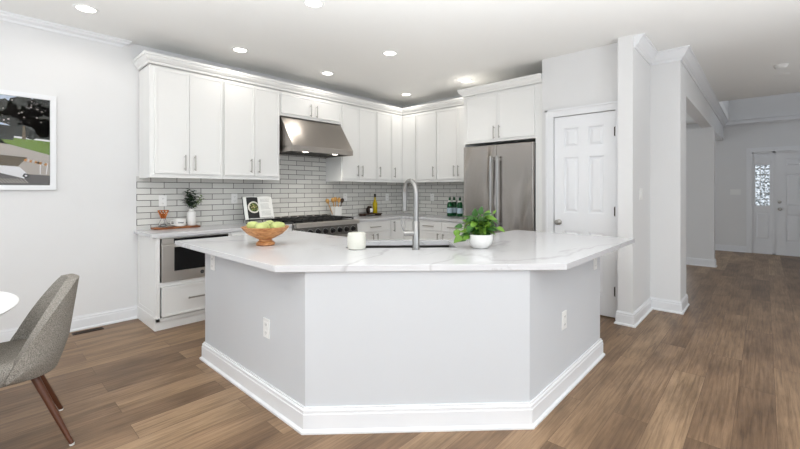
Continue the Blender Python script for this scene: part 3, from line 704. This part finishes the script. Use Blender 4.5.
# recessed ceiling lights
LP = [(.64, 4.13, 'left of all wall cabinets, nearest the framed picture'), (1.95, 4.13, 'above the left wall cabinets, nearest their crown'), (3.10, 4.13, 'right of hood cabinet, along the range wall'),
      (3.11, 3.02, 'in middle of kitchen ceiling, left of the refrigerator light'), (4.62, 4.13, 'in far corner over the meeting cabinet runs'), (4.62, 3.02, 'just above the refrigerator cabinet, throwing warm glow'),
      (1.86, 2.66, 'cut by top edge of photo above the island')]
first = None
for x, y, s in LP:
    if first is None:
        t = thing('ceiling_light', 'round recessed ceiling light '+s, 'ceiling light', (x, y, CEIL), 0, 'recessed ceiling lights')
        build('trim_ring', MB().lathe([(.062, 0), (.066, -.006), (.085, -.005), (.088, 0), (.088, .003), (.06, .003)], seg=36), M_white, t, smooth=40)
        build('lamp_disc', MB().lathe([(0, -.003), (.064, -.003), (.064, .0), (0, 0)], seg=36), emis('lamp_glow', (1, .97, .92, 1), 5), t)
        l = bpy.data.lights.new('down_light', 'SPOT'); l.energy = LAMP; l.spot_size = math.radians(174); l.spot_blend = .5; l.color = (1, .94, .86); l.shadow_soft_size = .06
        lo = bpy.data.objects.new('down_light', l); C.objects.link(lo); lo.parent = t; lo.location = (0, 0, -.02)
        first = t
    else:
        t = copy_tree(first); t.location = (x, y, CEIL); t['label'] = 'round recessed ceiling light '+s
t = thing('smoke_detector', 'round white smoke detector on hall ceiling', 'smoke detector', (6.6, -.146, CEIL))
build('detector_body', MB().lathe([(0, -.042), (.045, -.042), (.058, -.03), (.062, -.012), (.062, 0)], seg=28), M_white, t, smooth=40)
build('mounting_ring', MB().lathe([(.0, -.01), (.07, -.01), (.072, 0)], seg=28), M_white, t, smooth=40)
o = build('ceiling_speaker', MB().lathe([(0, -.008), (.07, -.008), (.08, 0)], (0, 0, 0), 28), M_white, loc=(7.13, -.167, CEIL), smooth=40)
tag(o, 'flat round white ceiling plate just beyond the smoke detector', 'ceiling plate')
# floor register
t = thing('floor_register', 'dark metal floor vent beside the left wall baseboard', 'floor vent', (.735, 4.645, 0))
f = MB(); f.box(-.115, -.035, 0, .115, -.028, .005); f.box(-.115, .028, 0, .115, .035, .005); f.box(-.115, -.03, 0, -.108, .03, .005); f.box(.108, -.03, 0, .115, .03, .005); f.box(-.11, -.003, 0, .11, .003, .005)
build('register_frame', f, M_brown, t)
f = MB()
for i in range(17): f.box(-.105+i*.0128, -.028, .001, -.100+i*.0128, .028, .004)
build('louvres', f, M_brown, t); build('register_well', MB().box(-.11, -.03, .0002, .11, .03, .001), M_black, t)

# ---- framed picture on left wall
t = thing('framed_picture', 'white framed poolside photograph hanging on the left wall', 'picture', (-.12, 4.76, 1.32))
W2, H2 = .64, .85; f = MB(); fw = .042
f.box(-W2, -.03, 0, W2, 0, fw); f.box(-W2, -.03, H2-fw, W2, 0, H2); f.box(-W2, -.03, fw, -W2+fw, 0, H2-fw); f.box(W2-fw, -.03, fw, W2, 0, H2-fw)
build('picture_frame', f, M_trim, t, bevel=.002)
PC = [mat('print_%d' % i, c, .35, var=v, vscale=s) for i, (c, v, s) in enumerate([(srgb(176, 168, 160), .1, 8), (srgb(196, 208, 226), .1, 3), (srgb(38, 40, 34), .4, 60), (srgb(104, 130, 48), .25, 20), (srgb(226, 226, 228), .02, 5), (srgb(96, 84, 64), .15, 15), (srgb(28, 27, 26), .1, 9), (srgb(214, 150, 84), .3, 60), (srgb(92, 88, 86), .15, 12), (srgb(150, 186, 208), .1, 20)])]
p = MB(); x1 = W2-fw; y_ = -.008
def poly(pts, mi, k): p.mi = mi; p.add([(x, y_-.0004*k, z) for x, z in pts], [list(range(len(pts)))])
poly([(-x1, fw), (x1, fw), (x1, H2-fw), (-x1, H2-fw)], 0, 0)
poly([(-x1, .52), (x1, .50), (x1, H2-fw), (-x1, H2-fw)], 1, 1)
poly([(-x1, .50), (x1, .36), (x1, .54), (-x1, .6)], 2, 2)          # hedge
poly([(-x1, .55), (.25, .50), (.30, .63), (-x1, .67)], 4, 3); poly([(-x1, .56), (.22, .52), (.22, .55), (-x1, .6)], 8, 4)   # pale building
for xx in (.18, .235): poly([(xx, .5), (xx+.025, .5), (xx+.025, .62), (xx, .62)], 4, 5)
poly([(-x1, .46), (.3, .45), (x1, .30), (x1, .13), (-x1, .2)], 0, 2); poly([(.31, .40), (x1, .315), (x1, .44), (.27, .455)], 3, 3)         # lawn
poly([(.30, .455), (x1, .435), (x1, .45), (.30, .47)], 4, 4)
rd = random.Random(4)
def blob(cx, cz, r, mi, k, clip=True):
    pts = []
    for i in range(26):
        a = 2*PI*i/26; q = r*(.82+.3*rd.random()); pts.append((max(-x1, min(x1, cx+q*math.cos(a))), max(fw, min(H2-fw, cz+q*.9*math.sin(a)))))
    poly(pts, mi, k)
for cx, cz, r in ((.43, .72, .12), (.52, .65, .13), (.30, .70, .09), (.36, .62, .09), (.55, .75, .10), (.50, .55, .11), (.57, .55, .09), (.25, .64, .05), (.22, .76, .04)): blob(cx, cz, r, 2, 6)
for i in range(30): blob(.28+.3*rd.random(), .56+.22*rd.random(), .004+.004*rd.random(), rd.choice([0, 8, 8]), 7)
poly([(.415, .44), (.44, .44), (.435, .56), (.42, .56)], 5, 8)
poly([(-x1, .47), (.36, .43), (.37, .49), (-x1, .53)], 2, 8)         # low hedge
poly([(-x1, .20), (x1, .13), (x1, fw), (-x1, fw)], 8, 3)             # shaded patio
poly([(-x1, .33), (.2, .36), (.05, .26), (-x1, .22)], 9, 3)
poly([(.19, .215), (.39, .205), (.45, .285), (.28, .30)], 5, 9)      # lounger back
poly([(.0, .22), (.2, .17), (.43, .10), (.45, .14), (.4, .2), (.2, .215)], 4, 8)
for cx, cz in ((.08, .135), (.16, .125), (.44, .125)):
    blob(cx, cz, .022, 6, 10); blob(cx, cz, .009, 4, 11)
for a, b_, c_, d_ in ((.16, .125, .2, .22), (.43, .125, .36, .21), (.53, .14, .53, .24), (.57, .14, .58, .24)): poly([(a, b_), (a+.006, b_), (c_+.006, d_), (c_, d_)], 4, 9)
for i in range(9): blob(.44+.016*i, .262-.004*i, .013, rd.choice([7, 7, 4, 5]), 10)
for i in range(12): poly([(.2+.02*i, .10), (.205+.02*i, .10), (.24+.02*i, .06), (.23+.02*i, .06)], 0, 5)
p2 = build('photo_print', p, PC, t)
gl = build('glazing_sheet', MB().box(-x1, -.0165, fw, x1, -.0155, H2-fw), mat('picture_glass', (1, 1, 1, 1), .0, trans=1, var=0, ior=1.1), t)

# ---- island items
def leaf(m, base, d, L, w, up=Vector((0, 0, 1)), curl=.25, seg=5, heart=True):
    d = d.normalized(); side = d.cross(up)
    if side.length < .05: side = Vector((1, 0, 0))
    side.normalize(); nn = side.cross(d).normalized(); vs = []; fs = []
    for i in range(seg+1):
        t_ = i/seg; ww = w*(math.sin(PI*min(1, t_**.62*1.0))**.8 if heart else math.sin(PI*t_)**.6) if 0 < t_ < 1 else 0
        c = base+d*L*t_-nn*curl*L*t_*t_
        vs += [c-side*ww/2+nn*ww*.15, c, c+side*ww/2+nn*ww*.15]
    for i in range(seg):
        a = i*3; fs += [(a, a+1, a+4, a+3), (a+1, a+2, a+5, a+4)]
    m.add(vs, fs)
rd = random.Random(11)
RR = Vector((.678, -.735, 0)); FF = Vector((.735, .678, 0)); ZZ = Vector((0, 0, 1))
t = thing('potted_plant', 'bushy green trailing plant in a white pot on the island', 'plant', (2.44, 1.48, .9105))
build('pot', MB().lathe([(0, 0), (.045, 0), (.056, .004), (.078, .03), (.087, .06), (.087, .098), (.082, .098), (.079, .06), (.06, .04), (0, .035)], seg=40), M_ceram, t, smooth=40)
build('soil', MB().lathe([(0, .085), (.08, .085)], seg=24), M_rug, t)
lm = MB(); st = MB(); lm2 = MB()
def P3(s, h, f=0): return RR*s+FF*f+ZZ*h
def sprig(s, h, f, L, w, dirv, mm, w0=True):
    root = Vector((rd.uniform(-.04, .04), rd.uniform(-.04, .04), .085)); tip = P3(s, h, f)
    mid = (root+tip)/2+ZZ*.03
    st.tube([root, mid, tip], [.0022, .002, .0016], 5)
    leaf(mm, tip, dirv, L, w, up=(ZZ+FF*-.6+Vector((rd.uniform(-.5, .5), rd.uniform(-.5, .5), 0))).normalized(), curl=.3)
for i in range(85):
    a = rd.uniform(0, 2*PI); rr = abs(rd.gauss(0, .055)); s = .0+rr*math.cos(a)*1.05; f = rr*math.sin(a); h = .115+rd.random()*.125*(1-min(1, rr/.14)*.5)
    dv = P3(math.cos(a)*1.0+rd.uniform(-.4, .4), rd.uniform(-.7, .6), math.sin(a)-.35)
    sprig(s, h, f, rd.uniform(.055, .08), rd.uniform(.036, .05), dv, lm if rd.random() < .72 else lm2)
for s, h, f, dx, dz, L, w, mm in [(-.17, .135, -.02, .05, -.7, .06, .05, lm2), (-.13, .085, -.03, -.9, -.5, .075, .055, lm2), (-.10, .07, -.03, -.8, -.1, .07, .05, lm), (-.07, .10, -.03, -1, .1, .075, .042, lm), (-.10, .11, -.03, -1, .3, .06, .04, lm2), (.05, .14, -.02, .5, 1, .05, .03, lm2), (.075, .19, -.02, .4, .8, .035, .02, lm2),
                                  (-.08, .09, -.04, -.8, -.3, .06, .045, lm2), (-.03, .22, 0, -.2, .8, .06, .05, lm), (.0, .235, -.01, .1, 1, .06, .045, lm), (.04, .215, .01, .4, .8, .06, .045, lm2), (.095, .24, 0, .4, .9, .035, .02, lm2), (.03, .18, 0, .3, .6, .05, .045, lm)]:
    sprig(s, h, f, L, w, P3(dx, dz, -.15), mm)
build('stems', st, M_leaf2, t); build('foliage', lm, M_leaf, t, smooth=180); build('foliage', lm2, M_leaf2, t, smooth=180)['label'] = 'paler lime green leaves'

t = thing('candle_jar', 'short cream ceramic candle jar on island left of the sink', 'candle', (1.815+.0, 2.085, .91))
build('jar', MB().lathe([(0, 0), (.052, 0), (.061, .006), (.064, .02), (.064, .095), (.060, .112), (.052, .114), (.050, .105), (.050, .085), (0, .085)], seg=40), M_candle, t, smooth=40)
build('wick', MB().tube([(0, 0, .084), (.001, 0, .098)], .0014, 6), M_print, t)

t = thing('wooden_bowl', 'footed wooden bowl of green fruit on island left end', 'bowl', (1.485, 2.735, .91))
build('bowl_body', MB().lathe([(0, 0), (.06, 0), (.068, .005), (.066, .02), (.048, .035), (.046, .045), (.075, .058), (.125, .085), (.158, .118), (.172, .137), (.166, .139), (.150, .12), (.118, .094), (.07, .070), (0, .062)], seg=56), M_bowl, t, smooth=35)
bowl_loc = Vector((1.485, 2.735, .91))
fp = [(-.092, .0, .135, 'at the left'), (.092, -.005, .133, 'at the right'), (0, -.09, .133, 'nearest the viewer'), (.0, .09, .135, 'at the back'), (0, 0, .118, 'in the centre')]
def pear(m, tilt):
    b = MB().lathe([(0, -.040), (.018, -.041), (.034, -.034), (.043, -.018), (.044, 0), (.036, .022), (.024, .042), (.013, .054), (.0, .057)], seg=24)
    return b
pear_me = None
for i, (s, f, h, lab) in enumerate(fp):
    pos = bowl_loc+RR*s+FF*f+ZZ*(h)
    if i == 0:
        ft = thing('green_pear', '', 'fruit', pos, 0, 'green pears in the wooden bowl')
        build('fruit_flesh', pear(None, 0), M_fruit, ft, smooth=60)
        build('stem', MB().tube([(0, 0, .054), (.003, .002, .072)], .002, 6), M_rug, ft)
    else: ft2 = copy_tree(ft); ft2.location = pos
    tt = ft if i == 0 else ft2
    tt['label'] = 'pale green pear in the wooden bowl, '+lab
    ax = [(.2, -1.1), (.9, 1.0), (1.25, .1), (-1.1, .2), (.25, .3)][i]
    tt.rotation_euler = (ax[0], ax[1], i*.7)

# ---- left counter items
zc = .9102
o = build('wooden_board', MB().box(-.225, -.065, 0, .225, .065, .02), M_board, loc=(1.49, 4.645, zc), bevel=.006)
tag(o, 'long reddish wooden board on the worktop at far left', 'board')
zb = zc+.02
t = thing('glass_carafe', 'glass pour-over carafe with copper top on the wooden board', 'carafe', (1.365, 4.65, zb))
build('glass_base', MB().lathe([(0, 0), (.042, 0), (.046, .01), (.042, .04), (.022, .085), (.019, .095), (.022, .10), (.020, .102), (.0165, .095), (.02, .085), (.039, .04), (.042, .012), (0, .004)], seg=28), M_glass, t, smooth=40)
cm_ = MB()
for i in range(10):
    a = 2*PI*i/10; pts = []
    for k in range(7):
        q = k/6; rr_ = .018+.032*q; aa = a+q*1.1; pts.append((rr_*math.cos(aa), rr_*math.sin(aa), .09+.085*q))
    cm_.tube(pts, .0035, 6); pts = [(x, -y, z) for x, y, z in pts]; cm_.tube(pts, .0035, 6)
cm_.tube([(.05*math.cos(2*PI*i/24), .05*math.sin(2*PI*i/24), .175) for i in range(25)], .003, 6); cm_.lathe([(.014, .09), (.034, .14), (.03, .14), (.012, .09)], seg=20)
build('copper_dripper', cm_, M_copper, t, smooth=50)
t = thing('white_mug', 'wide white mug with dark script on the wooden board', 'mug', (1.522, 4.64, zb))
build('mug_body', MB().lathe([(0, 0), (.045, 0), (.055, .006), (.058, .03), (.058, .08), (.054, .08), (.053, .03), (.04, .01), (0, .008)], seg=36), M_ceram, t, smooth=40)
hp = [(-.055, 0, .065), (-.085, 0, .062), (-.092, 0, .042), (-.082, 0, .022), (-.053, 0, .018)]
build('handle', MB().tube(hp, .006, 8), M_ceram, t, smooth=50)
sc = MB()
for i in range(5):
    a0 = -PI/2-.05-.5+i*.2
    sc.tube([(.0585*math.cos(a0+k*.04), .0585*math.sin(a0+k*.04), .04+.009*math.sin(k*2.1+i)) for k in range(5)], .0016, 5)
build('script_mark', sc, M_print, t)
t = thing('bottle_vase', 'white ceramic vase of eucalyptus standing on the wooden board', 'vase', (1.645, 4.655, zb))
build('vase_body', MB().lathe([(0, 0), (.038, 0), (.044, .005), (.045, .13), (.04, .148), (.027, .158), (.026, .178), (.029, .184), (.024, .184), (.022, .16), (0, .15)], seg=36), M_ceram, t, smooth=35)
lm = MB(); lm2 = MB(); st = MB(); rd = random.Random(5)
for (s, h, f, n_lf, mm) in [(-.045, .38, 0, 20, lm), (.0, .40, -.01, 22, lm), (.045, .36, .01, 18, lm), (-.05, .28, -.02, 14, lm), (.02, .30, -.03, 16, lm), (-.02, .34, -.02, 16, lm), (.12, .33, 0, 16, lm2), (.10, .28, -.01, 12, lm2), (.135, .30, .01, 10, lm2)]:
    root = Vector((0, 0, .17)); tip = P3(s, h, f); mid = root.lerp(tip, .5)+P3(s*.1, .015)
    st.tube([root, mid, tip], .0018, 5)
    for k in range(n_lf):
        q = .2+.8*k/n_lf; c = root.lerp(mid, q*2) if q < .5 else mid.lerp(tip, q*2-1)
        a = k*2.4; dv = P3(math.cos(a), rd.uniform(-.2, .7), math.sin(a)*.8)
        leaf(mm, c, dv, (.05+.02*rd.random())*(.7 if mm is lm2 else 1), .034 if mm is lm else .022, curl=.2, seg=3)
build('stems', st, M_euc, t); build('foliage', lm, M_euc, t, smooth=180); build('foliage', lm2, M_euc2, t, smooth=180)['label'] = 'paler olive sprig'

# cookbook on wire stand
t = thing('book_stand', 'thin black wire cookbook stand on worktop left of range', 'book stand', (2.375, 4.50, zc))
b = MB(); b.tube([(-.13, -.03, .003), (-.13, .10, .003), (-.1, .145, .30)], .0028, 6); b.tube([(.13, -.03, .003), (.13, .10, .003), (.1, .145, .30)], .0028, 6); b.tube([(-.15, -.03, .003), (.15, -.03, .003)], .0028, 6); b.tube([(-.15, -.032, .05), (.15, -.032, .05)], .0028, 6); b.box(-.16, -.03, .046, .16, .03, .052); b.tube([(-.15, -.034, .075), (.15, -.034, .075)], .0028, 6)
b.tube([(-.15, -.034, .075), (-.15, -.03, .003)], .0028, 6); b.tube([(.15, -.034, .075), (.15, -.03, .003)], .0028, 6); b.tube([(-.1, .145, .30), (.1, .145, .30)], .0028, 6)
build('wire_frame', b, M_black, t)
t = thing('cookbook', 'open cookbook showing salad plate photo, propped on wire stand', 'book', (2.375, 4.497, zc+.058)); t.scale = (1.12, 1.0, 1.08)
tl = Matrix.Rotation(math.radians(-17), 4, 'X')
def page(sgn):
    m = MB(); n = 8; th = .012; W_ = .165; H_ = .26; vs = []
    for k in range(n+1):
        q = k/n; x = sgn*W_*q; y = -.018*math.sin(PI*min(1, q*1.0))*(1-q*.4)-.004*0
        vs += [(x, y, 0), (x, y, H_), (x, .012, 0), (x, .012, H_)]
    fs = []
    for k in range(n):
        a = k*4; c = a+4; fs += [(a, c, c+1, a+1), (a+2, a+3, c+3, c+2), (a, a+2, c+2, c), (a+1, c+1, c+3, a+3)]
    fs += [(0, 1, 3, 2), (n*4, n*4+2, n*4+3, n*4+1)]
    return m.add(vs, fs).xf(tl)
build('page_block', page(-1), M_page, t, smooth=40); build('page_block', page(1), M_page, t, smooth=40)
build('book_cover', MB().box(-.172, .013, -.004, .172, .017, .266).xf(tl), M_print, t)
pp = MB()
def onpage(sgn, x, z, k=.0012):
    q = abs(x)/.165; return (x, -.018*math.sin(PI*q)*(1-q*.4)-k, z)
def strip(x0, x1, z0, z1, mi, k=.0012, n=6):
    pp.mi = mi
    for i in range(n):
        a = x0+(x1-x0)*i/n; c = x0+(x1-x0)*(i+1)/n
        pp.add([onpage(0, a, z0, k), onpage(0, c, z0, k), onpage(0, c, z1, k), onpage(0, a, z1, k)], [(0, 1, 2, 3)])
strip(-.135, -.004, .01, .252, 0)
def disc(cx, cz, r, mi, k, n=20, clip=-.006):
    pp.mi = mi; pts = [onpage(0, max(-.135, min(clip, cx+r*math.cos(2*PI*i/n))), cz+r*math.sin(2*PI*i/n), k) for i in range(n)]
    pp.add([onpage(0, cx, cz, k+.001)]+pts, [(0, i+1, (i+1) % n+1) for i in range(n)])
disc(-.062, .135, .068, 1, .003); disc(-.062, .135, .052, 2, .0045); rd = random.Random(2)
for i in range(60):
    a = rd.random()*6.28; q = .045*math.sqrt(rd.random()); disc(-.062+q*math.cos(a), .135+q*math.sin(a), .004+.004*rd.random(), rd.choice([3, 4, 5, 2]), .0062+.0002*(i % 5), 7)
pm = [mat('ink_black', srgb(24, 24, 26), .5, var=0), mat('plate_white', srgb(226, 222, 212), .5, var=0), mat('salad_dark', srgb(70, 84, 44), .6, var=0), mat('salad_green', srgb(134, 150, 66), .6, var=0), mat('salad_cream', srgb(206, 194, 140), .6, var=0), mat('salad_brown', srgb(110, 80, 56), .6, var=0), mat('text_grey', srgb(170, 170, 168), .6, var=0)]
for i in range(14):
    z = .225-i*.0142
    if i in (3, 9): continue
    strip(.02, .14-.03*rd.random(), z, z+.0035, 6, .0014, 4)
pp.xf(tl)
build('printed_pages', pp, pm, t)

# crock with wooden spoons
t = thing('utensil_crock', 'white square crock on worktop directly right of the range', 'crock', (3.63, 4.62, zc))
b = MB(); b.prism([(-.06, -.05), (.06, -.05), (.06, .05), (-.06, .05)], .0, .165, holes=[[(-.054, -.044), (.054, -.044), (.054, .044), (-.054, .044)]]); b.box(-.06, -.05, 0, .06, .05, .006)
build('crock_body', b, M_ceram, t, bevel=.004)
sp = [(-.155, .03, .285, 'leaning furthest left'), (-.08, -.01, .30, 'second from the left'), (-.015, .01, .31, 'in the middle'), (.04, -.015, .30, 'second from the right'), (.12, 0, .29, 'leaning furthest right')]
for i, (sx, sy, h, lab) in enumerate(sp):
    m = MB(); b0 = Vector((sx*.25, sy*.5, .008)); tp = Vector((sx, sy, h)); d = (tp-b0).normalized()
    m.tube([b0, b0.lerp(tp, .75)], .0055, 8)
    c = b0.lerp(tp, .75); m.tube([c-d*.005, c+d*.012, c+d*.035, c+d*.06, c+d*.072], [.006, .02, .028, .024, .006], 12)
    o = build('wooden_spoon', m, M_spoon if i < 4 else M_rug, loc=(3.63, 4.62, zc), smooth=50)
    tag(o, ('pale ' if i < 4 else 'dark brown ')+'wooden spoon in white crock, '+lab, 'spoon', 'wooden spoons in the white crock')

# dark tray with jar and oil
t = thing('serving_tray', 'dark wooden footed tray on worktop under the oil bottle', 'tray', (4.33, 4.64, zc))
build('tray_top', MB().box(-.2, -.07, .022, .2, .07, .038), M_rug, t, bevel=.003)
for s in (-1, 1): build('foot', MB().box(s*.17-.015, -.06, 0, s*.17+.015, .06, .022), M_rug, t)
zt = zc+.038
t = thing('oil_bottle', 'tall clear bottle of yellow oil with black cap on dark tray', 'bottle', (4.44, 4.65, zt))
build('bottle_glass', MB().lathe([(0, 0), (.036, 0), (.038, .006), (.038, .155), (.03, .185), (.016, .215), (.014, .26), (0, .262)], seg=28), M_oil, t, smooth=40)
build('cap', MB().lathe([(0, .255), (.018, .255), (.018, .305), (.014, .31), (0, .31)], seg=20), M_black, t, smooth=40)
t = thing('spice_jar', 'round dark jar with white label on the dark tray', 'jar', (4.30, 4.63, zt))
build('jar_body', MB().lathe([(0, 0), (.03, 0), (.05, .02), (.057, .05), (.052, .08), (.036, .10), (.03, .115), (0, .118)], seg=28), M_brown, t, smooth=60)
lb = MB(); vs = []; n = 8
for k in range(n+1):
    a = -PI/2-.55+1.1*k/n
    for z, r in ((.02, .052), (.05, .0585), (.082, .0535)): vs.append((r*math.cos(a), r*math.sin(a), z))
lb.add(vs, [(k*3+j, k*3+3+j, k*3+4+j, k*3+1+j) for k in range(n) for j in (0, 1)])
build('label_patch', lb, M_page, t, smooth=60)

# green bottles
bt = None
for i, (x, y, lab) in enumerate([(5.07, 3.62, 'leftmost of the three, half overlapping its neighbour'), (5.175, 3.61, 'middle and rearmost of the three'), (5.07, 3.43, 'rightmost of the three, nearest the refrigerator')]):
    if bt is None:
        bt = thing('water_bottle', '', 'bottle', (x, y, zc), 0, 'green glass water bottles')
        build('bottle_glass', MB().lathe([(0, .004), (.03, 0), (.036, .006), (.036, .15), (.030, .18), (.016, .215), (.0135, .25), (.0135, .262), (0, .262)], seg=24), M_green, bt, smooth=40)
        build('cap', MB().lathe([(0, .258), (.0155, .258), (.0155, .275), (0, .277)], seg=16), M_fauc, bt, smooth=40)
        build('bottle_label', MB().lathe([(.0364, .045), (.0368, .045), (.0368, .115), (.0364, .115)], seg=24), M_label, bt, smooth=40)
        build('neck_label', MB().lathe([(.0255, .195), (.0262, .195), (.0185, .214), (.0178, .214)], seg=20), M_page, bt, smooth=40)
        cur = bt
    else: cur = copy_tree(bt); cur.location = (x, y, zc)
    cur.scale = (1.17, 1.17, 1.15); cur['label'] = 'green glass water bottle with pale label, '+lab

# ================================================================= DINING TABLE + CHAIR
t = thing('round_table', 'round white dining table at the left edge beside grey chair', 'table', (-.47, 3.0, 0))
build('table_top', MB().lathe([(0, .705), (.56, .705), (.61, .708), (.638, .716), (.645, .724), (.645, .728), (.64, .732), (0, .732)], seg=96), M_table, t, smooth=30)
build('pedestal', MB().lathe([(0, 0), (.26, 0), (.262, .008), (.20, .02), (.08, .05), (.04, .12), (.034, .3), (.045, .55), (.09, .68), (.2, .705), (0, .705)], seg=48), M_table, t, smooth=40)

t = thing('dining_chair', 'grey tweed barrel-back dining chair with walnut legs', 'chair', (.125, 2.875, 0), PI-.025)   # local +x = forward (faces -X in world)
def sh(u_, q, off):
    """u_: -1..1 along the U-shaped shell from one wing tip round the back to the other; q 0..1 bottom to rim"""
    R1 = .228; straight = .01; arc = PI*R1/2; tot = arc+straight; L_ = abs(u_)*tot; sg = 1 if u_ > 0 else -1
    if L_ < arc: a = L_/R1; x = -R1*math.cos(a); y = R1*math.sin(a); nx, ny = -math.cos(a), math.sin(a)
    else: x = L_-arc; y = R1; nx, ny = 0, 1
    f = (straight-x)/(straight+R1)
    rim = .425+.408*max(0, min(1, f*1.08))**.98
    bot = .372+.012*(1-f)
    z = bot+(rim-bot)*q; hh = max(0, (z-.40)/.43)
    k = .86+.14*min(1, q*3)**.7
    x = (x-nx*off)*1.0*(k if x < 0 else 1)-.06*hh*max(0, -nx); y = (y-ny*off)*k+.02*hh*ny
    return (x, sg*y*1.1, z)
b = MB(); NA, NQ = 56, 12; vs = []
for side, off in ((0, 0), (1, .05)):
    for i in range(NA+1):
        for j in range(NQ+1): vs.append(sh(-1+2*i/NA, j/NQ, off))
fs = []; st_ = (NA+1)*(NQ+1)
for i in range(NA):
    for j in range(NQ):
        k = i*(NQ+1)+j; l = k+NQ+1
        fs += [(k, l, l+1, k+1), (st_+k, st_+k+1, st_+l+1, st_+l)]
    k = i*(NQ+1); l = k+NQ+1; fs += [(k, st_+k, st_+l, l), (k+NQ, l+NQ, st_+l+NQ, st_+k+NQ)]
for i in (0, NA):
    for j in range(NQ): k = i*(NQ+1)+j; fs.append((k, k+1, st_+k+1, st_+k))
b.add(vs, fs)
o = build('backrest_shell', b, M_tweed, t, smooth=60)
bv = o.modifiers.new('bevel', 'BEVEL'); bv.width = .02; bv.segments = 3; bv.limit_method = 'ANGLE'; bv.angle_limit = math.radians(50)
b = MB(); ring = []
NS = 48
def seat_ring(k, z):
    out = []
    for i in range(NS):
        a = 2*PI*i/NS; ex = 2.6; c_, s_ = math.cos(a), math.sin(a)
        rr_ = (abs(c_)**ex+abs(s_)**ex)**(-1/ex)
        if c_ > 0: x = .275*rr_*c_*k; y = .236*rr_*s_*k
        else: x = .188*c_*k; y = .236*s_*k
        out.append((x, y, z))
    return out
lv = [(.80, .372), (.93, .385), (.99, .41), (1.0, .44), (.985, .462), (.94, .475), (.8, .486), (.4, .484), (.01, .482)]
vs = []; fs = []
for k, z in lv: vs += seat_ring(k, z)
for j in range(len(lv)-1):
    for i in range(NS): l = (i+1) % NS; fs.append((j*NS+i, j*NS+l, (j+1)*NS+l, (j+1)*NS+i))
fs += [list(range(NS-1, -1, -1))]
b.add(vs, fs); build('seat', b, M_tweed, t, smooth=60)
for sx in (-1, 1):
    for sy in (-1, 1):
        a_ = Vector((sx*.10+.01, sy*.12, .378)); f_ = Vector((sx*.232 if sx < 0 else .225, sy*.232, .008))
        lg = build('leg', MB().tube([a_, a_.lerp(f_, .5), f_], [.018, .015, .0105], 14), M_leg, t, smooth=50)
        build('foot_glide', MB().lathe([(0, 0), (.011, 0), (.012, .009), (0, .009)], (f_.x, f_.y, 0), 14), M_ceram, lg, smooth=40)
build('seat_support', MB().box(-.13, -.14, .365, .16, .14, .382), M_black, t, bevel=.01)
